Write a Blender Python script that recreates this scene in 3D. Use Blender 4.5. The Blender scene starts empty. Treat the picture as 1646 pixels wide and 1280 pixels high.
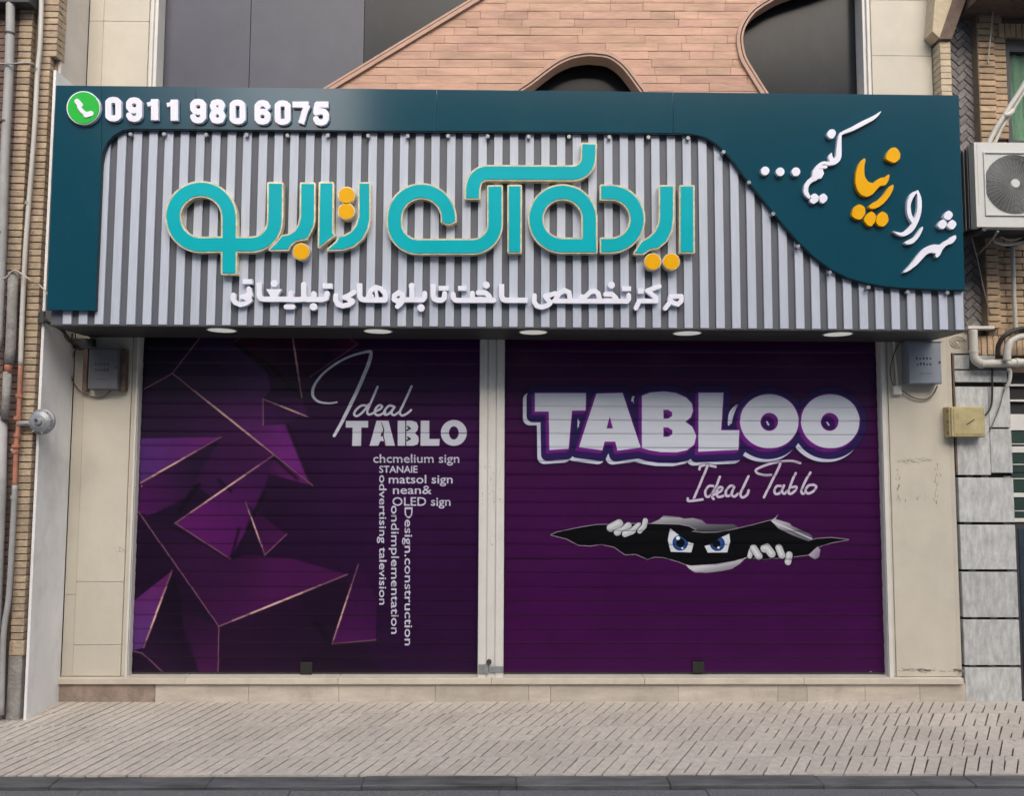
import bpy, bmesh, math, random
import numpy as np
from mathutils import Vector, Matrix
from mathutils.geometry import delaunay_2d_cdt
random.seed(7)
rng = np.random.default_rng(11)
SC = bpy.context.scene
COL = SC.collection

# ------------------------------------------------------------------ camera, sky, sun, exposure
F_PX, CAM_D, CAM_H = 1253.0, 6.2, 1.93
PITCH, YAW, ROLL = math.radians(4.0), math.radians(0.8), math.radians(0.24)
CAM = Vector((0.0, -CAM_D, CAM_H))
FWD = Vector((math.sin(YAW)*math.cos(PITCH), math.cos(YAW)*math.cos(PITCH), math.sin(PITCH)))
R0 = Vector((math.cos(YAW), -math.sin(YAW), 0))
U0 = R0.cross(FWD)
RIGHT = R0*math.cos(ROLL) + U0*math.sin(ROLL)
UP = RIGHT.cross(FWD)
cd = bpy.data.cameras.new('camera'); co = bpy.data.objects.new('camera', cd); COL.objects.link(co)
cd.sensor_width = 36.0; cd.lens = F_PX/1646*36.0; cd.clip_start = 0.05; cd.clip_end = 2000
m3 = Matrix((RIGHT, UP, -FWD)).transposed()
co.matrix_world = Matrix.Translation(CAM) @ m3.to_4x4()
SC.camera = co
W = bpy.data.worlds.new('World'); SC.world = W; W.use_nodes = True
nt = W.node_tree
sky = nt.nodes.new('ShaderNodeTexSky'); sky.sky_type = 'NISHITA'; sky.sun_disc = False
SUN_EL, SUN_AZ = math.radians(40), math.radians(170)      # azimuth measured clockwise from +Y
sky.sun_elevation = SUN_EL; sky.sun_rotation = SUN_AZ
sky.air_density = 1.0; sky.dust_density = 4.0; sky.ozone_density = 1.0
nt.links.new(sky.outputs[0], nt.nodes['Background'].inputs[0])
nt.nodes['Background'].inputs[1].default_value = 0.14
ld = bpy.data.lights.new('sun', 'SUN'); ld.energy = 1.35; ld.angle = math.radians(60); ld.color = (1.0, 0.95, 0.88)
lo = bpy.data.objects.new('sun', ld); COL.objects.link(lo)
sd = Vector((math.sin(SUN_AZ)*math.cos(SUN_EL), math.cos(SUN_AZ)*math.cos(SUN_EL), math.sin(SUN_EL)))
lo.rotation_euler = (-sd).to_track_quat('-Z', 'Y').to_euler()
SC.view_settings.view_transform = 'Standard'; SC.view_settings.look = 'None'
SC.view_settings.gamma = 1.0; SC.view_settings.use_curve_mapping = False
SC.view_settings.exposure = 0.68

# ------------------------------------------------------------------ photograph point -> point on a real plane
def ray(px, py): return FWD*F_PX + RIGHT*(px-823.0) - UP*(py-640.0)
def P(px, py, Y=0.0):
    r = ray(px, py); t = (Y-CAM.y)/r.y; p = CAM + r*t
    return (p.x, p.z)
def PX(px, py, Y=0.0): return P(px, py, Y)[0]
def PZ(py, px=823, Y=0.0): return P(px, py, Y)[1]
def G(px, py, Z=0.0):
    r = ray(px, py); t = (Z-CAM.z)/r.z; return CAM + r*t

# ------------------------------------------------------------------ materials
def lin(c):
    return tuple(((v/255.0)/12.92 if v/255.0 <= 0.04045 else ((v/255.0+0.055)/1.055)**2.4) for v in c)
def mat(name, rgb, rough=0.7, metal=0.0, var=0.12, scale=6.0, bump=0.15, bscale=60.0, stain=0.0, stain_rgb=(0.12,0.09,0.07),
        stain_scale=1.3, piece=0.0, stretch=(1,1,1), spec=0.5, coat=0.0, emit=0.0, hue=0.0):
    m = bpy.data.materials.new(name); m.use_nodes = True
    n, l = m.node_tree.nodes, m.node_tree.links
    b = n['Principled BSDF']; b.inputs['Roughness'].default_value = rough; b.inputs['Metallic'].default_value = metal
    b.inputs['Specular IOR Level'].default_value = spec
    b.inputs['Coat Weight'].default_value = coat; b.inputs['Coat Roughness'].default_value = 0.12
    if emit:
        b.inputs['Emission Color'].default_value = (1, 0.97, 0.92, 1); b.inputs['Emission Strength'].default_value = emit
    tc = n.new('ShaderNodeTexCoord'); mp = n.new('ShaderNodeMapping'); mp.inputs['Scale'].default_value = stretch
    geo = n.new('ShaderNodeNewGeometry'); l.new(geo.outputs['Position'], mp.inputs['Vector'])
    vec = mp.outputs[0]
    base = n.new('ShaderNodeRGB'); base.outputs[0].default_value = (*rgb, 1); cur = base.outputs[0]
    if var:
        no = n.new('ShaderNodeTexNoise'); no.inputs['Scale'].default_value = scale; no.inputs['Detail'].default_value = 8
        no.inputs['Roughness'].default_value = 0.65; l.new(vec, no.inputs['Vector'])
        mr = n.new('ShaderNodeMapRange'); mr.inputs['From Min'].default_value = 0.3; mr.inputs['From Max'].default_value = 0.7
        mr.inputs['To Min'].default_value = 1-var; mr.inputs['To Max'].default_value = 1+var
        l.new(no.outputs['Fac'], mr.inputs['Value'])
        mx = n.new('ShaderNodeVectorMath'); mx.operation = 'SCALE'
        l.new(cur, mx.inputs[0]); l.new(mr.outputs[0], mx.inputs['Scale']); cur = mx.outputs[0]
        l.new(no.outputs['Fac'], b.inputs['Roughness']) if False else None
    if piece or hue:
        oi = n.new('ShaderNodeObjectInfo')
        hs = n.new('ShaderNodeHueSaturation')
        mr = n.new('ShaderNodeMapRange'); mr.inputs['To Min'].default_value = 1-piece; mr.inputs['To Max'].default_value = 1+piece
        l.new(oi.outputs['Random'], mr.inputs['Value']); l.new(mr.outputs[0], hs.inputs['Value'])
        wn = n.new('ShaderNodeMath'); wn.operation = 'MULTIPLY'; wn.inputs[1].default_value = 7.77; l.new(oi.outputs['Random'], wn.inputs[0])
        fr = n.new('ShaderNodeMath'); fr.operation = 'FRACT'; l.new(wn.outputs[0], fr.inputs[0])
        mh = n.new('ShaderNodeMapRange'); mh.inputs['To Min'].default_value = 0.5-hue; mh.inputs['To Max'].default_value = 0.5+hue
        l.new(fr.outputs[0], mh.inputs['Value']); l.new(mh.outputs[0], hs.inputs['Hue'])
        l.new(cur, hs.inputs['Color']); cur = hs.outputs[0]
    if stain:
        ns = n.new('ShaderNodeTexNoise'); ns.inputs['Scale'].default_value = stain_scale; ns.inputs['Detail'].default_value = 9
        ns.inputs['Roughness'].default_value = 0.7
        mp2 = n.new('ShaderNodeMapping'); mp2.inputs['Scale'].default_value = (1.0, 1.0, 0.6); mp2.inputs['Location'].default_value = (3.1, 0, 7.7)
        l.new(geo.outputs['Position'], mp2.inputs['Vector']); l.new(mp2.outputs[0], ns.inputs['Vector'])
        mr = n.new('ShaderNodeMapRange'); mr.inputs['From Min'].default_value = 0.52; mr.inputs['From Max'].default_value = 0.78
        mr.inputs['To Min'].default_value = 0; mr.inputs['To Max'].default_value = stain
        l.new(ns.outputs['Fac'], mr.inputs['Value'])
        mix = n.new('ShaderNodeMix'); mix.data_type = 'RGBA'; l.new(mr.outputs[0], mix.inputs['Factor'])
        l.new(cur, mix.inputs[6]); mix.inputs[7].default_value = (*stain_rgb, 1); cur = mix.outputs[2]
    l.new(cur, b.inputs['Base Color'])
    if bump:
        nb = n.new('ShaderNodeTexNoise'); nb.inputs['Scale'].default_value = bscale; nb.inputs['Detail'].default_value = 6
        l.new(vec, nb.inputs['Vector'])
        bp = n.new('ShaderNodeBump'); bp.inputs['Strength'].default_value = bump; bp.inputs['Distance'].default_value = 0.01
        l.new(nb.outputs['Fac'], bp.inputs['Height']); l.new(bp.outputs[0], b.inputs['Normal'])
    return m

M = {}
M['beige'] = mat('beige_stone', (0.57, 0.53, 0.44), 0.6, var=0.07, scale=3, bump=0.06, stain=0.22, stain_rgb=(0.25,0.2,0.17), piece=0.04)
M['beige_side'] = mat('beige_side_render', (0.62, 0.575, 0.51), 0.8, var=0.08, scale=3, bump=0.2, stain=0.3, stain_rgb=(0.22,0.2,0.18))
M['sill'] = mat('sill_stone', (0.60, 0.54, 0.45), 0.5, var=0.1, scale=5, bump=0.05, stain=0.3, piece=0.04)
M['plinth'] = mat('plinth_stone', (0.53, 0.475, 0.40), 0.7, var=0.2, scale=2.2, bump=0.2, stain=0.7, stain_rgb=(0.22,0.16,0.13), stain_scale=2.2, piece=0.08, stretch=(1,1,4))
M['plinth_stained'] = mat('stained_plinth_stone', (0.30, 0.235, 0.19), 0.75, var=0.35, scale=7, bump=0.4, stain=0.9, stain_rgb=(0.12,0.08,0.07), stain_scale=5)
M['white_wall'] = mat('white_painted_render', (0.82, 0.82, 0.81), 0.85, var=0.1, scale=2.5, bump=0.35, stain=0.55, stain_rgb=(0.42,0.38,0.34), stain_scale=1.8, stretch=(1,1,0.4))
M['cladding'] = mat('pink_brown_stone', (0.55, 0.345, 0.25), 0.8, var=0.2, scale=9, bump=0.35, bscale=45, piece=0.10, hue=0.006, stretch=(0.35,1,1.6))
M['cladtrim'] = mat('carved_trim_stone', (0.50, 0.33, 0.25), 0.75, var=0.12, scale=12, bump=0.2)
M['glass_haze'] = mat('haze_tinted_glass', (0.060, 0.064, 0.088), 0.42, var=0.15, scale=2.5, bump=0.03, bscale=8, stain=0.25, stain_rgb=(0.11,0.10,0.12))  # lighter base colour paints in the haze of a reflection
M['glass_dark'] = mat('dark_glass', (0.009, 0.012, 0.016), 0.22, var=0.25, scale=3, bump=0.02, bscale=8, stain=0.4, stain_rgb=(0.035,0.04,0.045), stain_scale=3, spec=0.22)
M['brick'] = mat('tan_brick', (0.46, 0.335, 0.215), 0.85, var=0.18, scale=25, bump=0.5, bscale=80, piece=0.16, hue=0.008)
M['brick_l'] = mat('sandy_brick', (0.43, 0.335, 0.235), 0.85, var=0.18, scale=25, bump=0.5, bscale=80, piece=0.14, hue=0.008)
M['brick_y'] = mat('pale_yellow_brick', (0.56, 0.47, 0.33), 0.85, var=0.14, scale=25, bump=0.4, bscale=80, piece=0.08)
M['brick_brown'] = mat('brown_brick', (0.17, 0.11, 0.085), 0.85, var=0.18, scale=25, bump=0.5, bscale=80, piece=0.2)
M['mortar'] = mat('dark_mortar', (0.13, 0.095, 0.07), 0.95, var=0.25, scale=20, bump=0.5)
M['mortar_y'] = mat('sand_mortar', (0.26, 0.20, 0.14), 0.95, var=0.25, scale=20, bump=0.5)
M['grey_tile'] = mat('grey_herringbone_tile', (0.20, 0.185, 0.18), 0.6, var=0.3, scale=40, bump=0.6, bscale=90, piece=0.22)
M['grout'] = mat('pale_grout', (0.42, 0.40, 0.38), 0.9, var=0.15, scale=30)
M['brown_conc'] = mat('brown_render', (0.16, 0.115, 0.09), 0.9, var=0.25, scale=18, bump=0.5)
M['marble'] = mat('grey_white_stone', (0.50, 0.51, 0.50), 0.55, var=0.3, scale=24, bump=0.12, stain=0.7, stain_rgb=(0.24,0.26,0.27), stain_scale=4, piece=0.06, stretch=(1,1,0.35))
M['black_joint'] = mat('black_joint', (0.018, 0.018, 0.016), 0.8, var=0.2)
M['asphalt'] = mat('asphalt', (0.15, 0.152, 0.16), 0.9, var=0.55, scale=110, bump=0.8, bscale=220)
M['kerb'] = mat('dark_kerb_concrete', (0.10, 0.10, 0.105), 0.85, var=0.5, scale=9, bump=0.5, bscale=60, stretch=(0.3,1.5,2), piece=0.15)
M['paver'] = mat('concrete_paver', (0.52, 0.47, 0.41), 0.85, var=0.16, scale=22, bump=0.5, bscale=150, piece=0.07, stain=0.45, stain_rgb=(0.27,0.235,0.20), stain_scale=1.6)
M['paver_base'] = mat('paver_groove_dirt', (0.07, 0.058, 0.05), 0.95, var=0.3, scale=25)
M['teal_panel'] = mat('teal_composite_panel', (0.003, 0.056, 0.088), 0.15, var=0.05, scale=1.2, bump=0.03, bscale=1.6, spec=0.5, stain=0.06, stain_rgb=(0.12,0.17,0.19), stain_scale=2.5)
M['panel_edge'] = mat('dark_teal_edge', (0.004, 0.02, 0.03), 0.5, var=0)
M['slat'] = mat('light_grey_slat', (0.48, 0.525, 0.61), 0.45, var=0.07, scale=9, bump=0.08, bscale=30, stretch=(6,6,0.5), piece=0.04)
M['slat_back'] = mat('slate_grey_backing', (0.10, 0.108, 0.128), 0.55, var=0.06, scale=5, bump=0)
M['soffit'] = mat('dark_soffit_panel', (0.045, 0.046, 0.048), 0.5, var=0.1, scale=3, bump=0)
M['teal_face'] = mat('turquoise_acrylic', (0.001, 0.42, 0.48), 0.3, var=0.05, scale=4, bump=0.01, spec=0.2)
M['gold'] = mat('gold_trim', (0.78, 0.70, 0.50), 0.22, metal=0.25, var=0.3, scale=22, bump=0.08, bscale=14)
M['yellow_face'] = mat('yellow_acrylic', (0.84, 0.42, 0.003), 0.3, var=0.04, bump=0, spec=0.2)
M['white_letter'] = mat('white_acrylic', (0.82, 0.83, 0.92), 0.35, var=0.05, scale=10, bump=0)
M['green_face'] = mat('green_acrylic', (0.0, 0.46, 0.025), 0.35, var=0.03, bump=0)
M['stud'] = mat('steel_stud', (0.30, 0.31, 0.33), 0.35, metal=0.3, var=0.2, scale=30)
M['lamp'] = mat('downlight_diffuser', (0.8, 0.8, 0.76), 0.4, var=0, bump=0, emit=0.22)
M['frame_white'] = mat('cream_metal_frame', (0.68, 0.665, 0.62), 0.45, var=0.06, scale=6, bump=0.03, stain=0.2, stain_rgb=(0.3,0.27,0.23), stain_scale=3)
M['steel'] = mat('galvanised_steel', (0.33, 0.34, 0.35), 0.5, metal=0.5, var=0.25, scale=20)
M['dark_metal'] = mat('dark_metal', (0.05, 0.05, 0.055), 0.55, var=0.2)
M['box_grey'] = mat('shade_darkened_box_grey', (0.13, 0.135, 0.15), 0.5, var=0.1, scale=8, bump=0.02, stain=0.25, stain_rgb=(0.12,0.11,0.1), stain_scale=6)  # base grey darkened to carry the shade this box stands in
M['box_blue'] = mat('blue_grey_meter_box_paint', (0.27, 0.30, 0.35), 0.45, var=0.1, scale=8, bump=0.02)
M['box_yellow'] = mat('yellow_ochre_box_paint', (0.46, 0.39, 0.20), 0.6, var=0.18, scale=9, bump=0.1, stain=0.4, stain_rgb=(0.25,0.17,0.09), stain_scale=6)
M['ink'] = mat('faded_print', (0.05, 0.05, 0.055), 0.7, var=0.3, scale=50, bump=0)
M['pvc'] = mat('white_pvc', (0.56, 0.54, 0.49), 0.45, var=0.1, scale=5, bump=0.02, stain=0.35, stain_rgb=(0.25,0.23,0.2), stain_scale=4)
M['pvc_grey'] = mat('weathered_grey_pipe', (0.36, 0.36, 0.35), 0.6, var=0.15, scale=6, bump=0.08, stain=0.4, stain_rgb=(0.2,0.19,0.17), stain_scale=3)
M['gas_orange'] = mat('orange_primer_pipe', (0.42, 0.17, 0.11), 0.7, var=0.3, scale=14, bump=0.2, stain=0.5, stain_rgb=(0.3,0.26,0.23), stain_scale=8)
M['cement'] = mat('rough_cement', (0.27, 0.26, 0.245), 0.95, var=0.3, scale=12, bump=0.8, bscale=40)
M['ac_white'] = mat('white_ac_casing', (0.60, 0.61, 0.58), 0.45, var=0.06, scale=5, bump=0.02, stain=0.15, stain_rgb=(0.3,0.28,0.25))
M['ac_grey'] = mat('grey_wire_guard', (0.36, 0.365, 0.355), 0.5, metal=0.1, var=0.1)
M['ac_dark'] = mat('dark_fan_well', (0.03, 0.032, 0.034), 0.7, var=0.2)
M['coil'] = mat('blue_coil_fins', (0.035, 0.05, 0.07), 0.45, metal=0.3, var=0.3, scale=20)
M['black_rubber'] = mat('black_cable', (0.03, 0.028, 0.027), 0.6, var=0.2)
M['grey_cable'] = mat('grey_brown_cable', (0.16, 0.14, 0.125), 0.7, var=0.2)
M['cream_cable'] = mat('cream_cable', (0.50, 0.45, 0.37), 0.6, var=0.1)
M['curtain'] = mat('green_curtain', (0.26, 0.34, 0.27), 0.9, var=0.15, scale=6, bump=0.1)
M['green_pane'] = mat('dark_green_paint', (0.018, 0.045, 0.035), 0.5, var=0.2)
M['brown_post'] = mat('brown_stained_joint', (0.15, 0.10, 0.075), 0.8, var=0.3, scale=12)
gm = bpy.data.materials.new('window_glass'); gm.use_nodes = True
gb = gm.node_tree.nodes['Principled BSDF']; gb.inputs['Base Color'].default_value = (0.75, 0.9, 0.82, 1)
gb.inputs['Roughness'].default_value = 0.05; gb.inputs['Transmission Weight'].default_value = 1.0; gb.inputs['IOR'].default_value = 1.05
M['glass'] = gm

# ------------------------------------------------------------------ object helpers
def link(o, parent=None):
    COL.objects.link(o)
    if parent is not None:
        o.parent = parent
        loc = parent.location if parent.parent is None else Vector((0, 0, 0))
        o.matrix_parent_inverse = Matrix.Identity(4) if loc.length == 0 else Matrix.Translation(-loc)
    return o
def tag(o, label=None, cat=None, group=None, kind=None):
    if label: o['label'] = label
    if cat: o['category'] = cat
    if group: o['group'] = group
    if kind: o['kind'] = kind
    return o
def thing(name, loc, label, cat, group=None):
    o = bpy.data.objects.new(name, None); o.location = loc; o.empty_display_size = 0.1
    COL.objects.link(o); return tag(o, label, cat, group)
def meshobj(name, vs, fs, m, parent=None, smooth=False, mats=None, midx=None):
    me = bpy.data.meshes.new(name); me.from_pydata([tuple(v) for v in vs], [], fs); me.update()
    if mats:
        for q in mats: me.materials.append(M[q] if isinstance(q, str) else q)
        if midx: me.polygons.foreach_set('material_index', midx)
    else: me.materials.append(M[m] if isinstance(m, str) else m)
    if smooth: me.polygons.foreach_set('use_smooth', [True]*len(me.polygons))
    return link(bpy.data.objects.new(name, me), parent)
class MB:
    def __init__(s): s.v = []; s.f = []
    def box(s, x0, x1, y0, y1, z0, z1):
        if x0 > x1: x0, x1 = x1, x0
        if y0 > y1: y0, y1 = y1, y0
        if z0 > z1: z0, z1 = z1, z0
        b = len(s.v)
        s.v += [(x0,y0,z0),(x1,y0,z0),(x1,y1,z0),(x0,y1,z0),(x0,y0,z1),(x1,y0,z1),(x1,y1,z1),(x0,y1,z1)]
        for q in ((0,3,2,1),(4,5,6,7),(0,1,5,4),(1,2,6,5),(2,3,7,6),(3,0,4,7)): s.f.append(tuple(b+i for i in q))
        return s
    def prism(s, pts, y0, y1):       # polygon in XZ
        n = len(pts); b = len(s.v)
        a = sum(pts[i][0]*pts[(i+1)%n][1]-pts[(i+1)%n][0]*pts[i][1] for i in range(n))
        if a < 0: pts = pts[::-1]
        s.v += [(p[0], y0, p[1]) for p in pts] + [(p[0], y1, p[1]) for p in pts]
        s.f.append(tuple(b+i for i in range(n))); s.f.append(tuple(b+n+i for i in reversed(range(n))))
        for i in range(n):
            j = (i+1) % n; s.f.append((b+j, b+i, b+n+i, b+n+j))
        return s
    def tube(s, pts, r, n=10, cap=True):
        pts = [Vector(p) for p in pts]; b = len(s.v); k = len(pts)
        rs = r if isinstance(r, (list, tuple)) else [r]*k
        prev = None
        for i, p in enumerate(pts):
            t = (pts[min(i+1, k-1)] - pts[max(i-1, 0)]).normalized()
            if prev is None:
                a = Vector((0,0,1)) if abs(t.z) < 0.9 else Vector((1,0,0)); u = t.cross(a).normalized()
            else:
                u = (prev - t*prev.dot(t)).normalized()
            prev = u; w = t.cross(u)
            for q in range(n):
                an = 2*math.pi*q/n; s.v.append(tuple(p + (u*math.cos(an)+w*math.sin(an))*rs[i]))
        for i in range(k-1):
            for q in range(n):
                q2 = (q+1) % n; s.f.append((b+i*n+q, b+i*n+q2, b+(i+1)*n+q2, b+(i+1)*n+q))
        if cap:
            s.f.append(tuple(b+q for q in reversed(range(n)))); s.f.append(tuple(b+(k-1)*n+q for q in range(n)))
        return s
    def build(s, name, m, parent=None, bevel=0.0, smooth=False, seg=1):
        if bevel:
            bm = bmesh.new(); vv = [bm.verts.new(v) for v in s.v]
            for f in s.f:
                try: bm.faces.new([vv[i] for i in f])
                except ValueError: pass
            bmesh.ops.bevel(bm, geom=list(bm.edges), offset=bevel, segments=seg, affect='EDGES', profile=0.6)
            me = bpy.data.meshes.new(name); bm.to_mesh(me); bm.free()
            me.materials.append(M[m] if isinstance(m, str) else m)
            if smooth: me.polygons.foreach_set('use_smooth', [True]*len(me.polygons))
            return link(bpy.data.objects.new(name, me), parent)
        return meshobj(name, s.v, s.f, m, parent, smooth)
def box(name, m, parent, x0, x1, y0, y1, z0, z1, bevel=0.0):
    return MB().box(x0, x1, y0, y1, z0, z1).build(name, m, parent, bevel)
def smooth_path(pts, n=6):
    pts = [tuple(p) for p in pts]; out = []; k = len(pts)
    for i in range(k-1):
        p0, p1, p2, p3 = pts[max(i-1,0)], pts[i], pts[i+1], pts[min(i+2,k-1)]
        for j in range(n):
            t = j/n
            out.append(tuple(0.5*((2*b)+(-a+c)*t+(2*a-5*b+4*c-d)*t*t+(-a+3*b-3*c+d)*t**3) for a,b,c,d in zip(p0,p1,p2,p3)))
    out.append(pts[-1]); return out
def tubeo(name, m, parent, pts, r, n=10, sm=6):
    return MB().tube(smooth_path(pts, sm) if sm else pts, r, n).build(name, m, parent, smooth=True)

# shared unit pieces: chamfered brick of size 1 x 1 x 1 with slight unevenness
def brick_meshes(name, m, k=5, bev=0.05, jit=0.02, dims=(1,1,1)):
    out = []
    for i in range(k):
        bm = bmesh.new(); bmesh.ops.create_cube(bm, size=1.0)
        for v in bm.verts:
            v.co += Vector((random.uniform(-jit, jit), random.uniform(-jit, jit)*2, random.uniform(-jit, jit)*1.5))
            v.co = Vector((v.co.x*dims[0], v.co.y*dims[1], v.co.z*dims[2]))
        bmesh.ops.bevel(bm, geom=list(bm.edges), offset=bev*min(dims), segments=1, affect='EDGES')
        me = bpy.data.meshes.new(name); bm.to_mesh(me); bm.free(); me.materials.append(M[m]); out.append(me)
    return out
def inst(name, me, parent, c, scale=(1,1,1), rot=(0,0,0)):
    o = bpy.data.objects.new(name, me); link(o, parent)
    o.location = c; o.scale = scale; o.rotation_euler = rot
    return o
BR = {k: brick_meshes('brick', k, dims=(0.2, 0.06, 0.06)) for k in ('brick', 'brick_l', 'brick_y', 'brick_brown')}
def brick(mk, parent, x0, x1, z0, z1, yf, d=0.05, rot=(0,0,0)):
    me = random.choice(BR[mk])
    return inst('brick', me, parent, ((x0+x1)/2, yf+d/2+random.uniform(0, 0.003), (z0+z1)/2), ((x1-x0)/0.2, d/0.06, (z1-z0)/0.06), rot)
def course_rows(mk, parent, xa, xb, za, zb, yf, h, joint, bl=None, d=0.05):
    """rows of bricks between two sloping-free sides; bl None = one brick per row"""
    z = za; r = 0
    while z + h*0.6 < zb:
        z1 = min(z+h-joint, zb)
        if bl is None: brick(mk, parent, xa, xb, z, z1, yf, d)
        else:
            x = xa - (0.5*bl if r % 2 else 0.0)
            while x < xb - 0.01:
                a, b = max(x, xa), min(x+bl-joint, xb)
                if b - a > 0.02: brick(mk, parent, a, b, z, z1, yf, d)
                x += bl
        z += h; r += 1

# ------------------------------------------------------------------ 2D union -> prism
def disc(x, y, r, n=20): return [(x+r*math.cos(2*math.pi*i/n), y+r*math.sin(2*math.pi*i/n)) for i in range(n)]
def stroke(pts, w, cap='butt', sm=0):
    """pts (x,y) or (x,y,w); returns list of polygons"""
    q = [(p[0], p[1], p[2] if len(p) > 2 else w) for p in pts]
    if sm: q = smooth_path(q, sm)
    out = []
    for (x0,y0,w0), (x1,y1,w1) in zip(q, q[1:]):
        d = math.hypot(x1-x0, y1-y0)
        if d < 0.25: continue
        nx, ny = -(y1-y0)/d/2, (x1-x0)/d/2
        out.append([(x0+nx*w0,y0+ny*w0),(x0-nx*w0,y0-ny*w0),(x1-nx*w1,y1-ny*w1),(x1+nx*w1,y1+ny*w1)])
    rg = range(len(q)) if cap == 'round' else range(1, len(q)-1)
    for i in rg:
        if q[i][2] > 0.3: out.append(disc(q[i][0], q[i][1], q[i][2]/2, 12 if sm else 16))
    return out
def grow(polys, r):
    """outward offset of closed polygons"""
    out = list(polys)
    for p in polys:
        out += stroke(list(p)+[p[0]], 2*r, 'round')
    return out
def arc(cx, cy, r, a0, a1, n=24):     # degrees, y down: 0 = right, 90 = down, -90 = up
    return [(cx+r*math.cos(math.radians(a0+(a1-a0)*i/n)), cy+r*math.sin(math.radians(a0+(a1-a0)*i/n))) for i in range(n+1)]
def union_prism(name, m, parent, polys, yf, depth, side=None, base=None):
    """polys in photograph units on plane Y=yf -> world XZ -> union -> solid from yf to yf+depth (or back plane base)"""
    vs, fs = [], []
    for p in polys:
        w = [P(a, b, yf) for a, b in p]
        ar = sum(w[i][0]*w[(i+1)%len(w)][1]-w[(i+1)%len(w)][0]*w[i][1] for i in range(len(w)))
        if abs(ar) < 1e-8: continue
        if ar < 0: w = w[::-1]
        b = len(vs); vs += [Vector((x, z)) for x, z in w]; fs.append(list(range(b, b+len(w))))
    v2, _, tri, _, _, of_ = delaunay_2d_cdt(vs, [], fs, 0, 1e-5)
    tri = [t for t, q in zip(tri, of_) if q]
    yb = yf+depth
    n = len(v2)
    V_ = [(p.x, yf, p.y) for p in v2] + [(p.x, yb, p.y) for p in v2]
    F_, MI = [], []
    ec = {}
    for t in tri:
        a, b, c = (v2[i] for i in t)
        if (b.x-a.x)*(c.y-a.y)-(c.x-a.x)*(b.y-a.y) < 0: t = t[::-1]
        t = list(t)
        F_.append(tuple(t)); MI.append(0)              # front faces -Y
        F_.append(tuple(n+i for i in reversed(t))); MI.append(1)
        for i in range(3): ec[(t[i], t[(i+1)%3])] = 1
    for (a, b) in list(ec):
        if (b, a) not in ec: F_.append((b, a, n+a, n+b)); MI.append(1)
    return meshobj(name, V_, F_, m, parent, mats=[m, side or m], midx=MI)
def clip_poly(poly, a, b, c):          # keep a*x+b*y<=c
    out = []
    for i in range(len(poly)):
        p, q = poly[i], poly[(i+1) % len(poly)]
        dp, dq = a*p[0]+b*p[1]-c, a*q[0]+b*q[1]-c
        if dp <= 0: out.append(p)
        if (dp < 0) != (dq < 0) and dp != dq:
            t = dp/(dp-dq); out.append((p[0]+(q[0]-p[0])*t, p[1]+(q[1]-p[1])*t))
    return out
def K(ox, oy, k):                      # enlarged-crop reading -> photograph units
    return lambda pts: [(ox+p[0]/k, oy+p[1]/k) + ((p[2]/k,) if len(p) > 2 else ()) for p in pts]

# ================================================================== ground
meshobj('road', [(-150,-150,-0.13),(150,-150,-0.13),(150,0.5,-0.13),(-150,0.5,-0.13)], [(0,1,2,3)], 'asphalt')
bpy.data.objects['road']['kind'] = 'structure'
KERB_Y = G(823, 1246)[1]; KERB_Y2 = G(823, 1262)[1]
pav = box('pavement', 'paver_base', None, -30, 30, KERB_Y+0.005, 0.3, -0.125, -0.012); pav['kind'] = 'structure'
# grooved paving tiles, sheared; three ridges each, grooves partly filled with grit
NROW = 5; RD = (0.0-KERB_Y-0.0)/NROW; TW = 0.246; SH = 0.42
def tile_mesh(SH, full=False):
    mb = MB(); w = TW/3; g = 0.0115
    y0, y1 = -RD/2+0.0008, RD/2-0.0008
    def para(xa, xb, ya, yb, z0, z1):
        b = len(mb.v)
        for z in (z0, z1):
            mb.v += [(xa+SH*ya, ya, z), (xb+SH*ya, ya, z), (xb+SH*yb, yb, z), (xa+SH*yb, yb, z)]
        for q in ((4,5,6,7),(0,1,5,4),(1,2,6,5),(2,3,7,6),(3,0,4,7)): mb.f.append(tuple(b+i for i in q))
    for i in range(3):
        xa = -TW/2+i*w
        h = random.uniform(-0.0015, 0.0008)
        para(xa+g/2, xa+w-g/2, y0, y1, -0.012, h)
        # grit fill in the groove: leaves an open dash of varying length
        op = 1.0 if full and random.random() < 0.85 else random.choice((0.35, 0.5, 0.65, 0.8, 1.0, 1.0, 0.55)); L = (y1-y0)*op
        s0 = random.uniform(y0, y1-L) if op < 1 else y0
        if s0-y0 > 0.01: para(xa-g/2, xa+g/2, y0, s0, -0.012, -0.0028)
        if y1-(s0+L) > 0.01: para(xa-g/2, xa+g/2, s0+L, y1, -0.012, -0.0028)
    me = bpy.data.meshes.new('paving_tile'); me.from_pydata(mb.v, [], mb.f); me.materials.append(M['paver']); return me
NSH = 18
TM = [[tile_mesh(0.12+0.68*q/(NSH-1), q < 5) for _ in range(5)] for q in range(NSH)]
for r in range(NROW):
    yc = -RD*(r+0.5)
    off = random.uniform(0, TW)
    for i in range(-21, 22):
        x = i*TW+off
        if abs(x) > 4.95 - 0.1*r: continue
        inst('paving_tile', random.choice(TM[max(0, min(NSH-1, int((x+4.6)/9.2*NSH)))]), pav, (x, yc, random.uniform(-0.001, 0.001)), rot=(0,0,random.uniform(-0.004,0.004)))
x = -8.0
kb = thing('kerb', (0, KERB_Y, -0.13), None, None); kb['kind'] = 'structure'
while x < 8:
    L = 0.9
    box('kerb_stone', 'kerb', kb, x+0.001, x+L-0.001, KERB_Y2+0.004, KERB_Y, -0.14, -0.006+random.uniform(-0.004,0.002), 0.006); x += L
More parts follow.
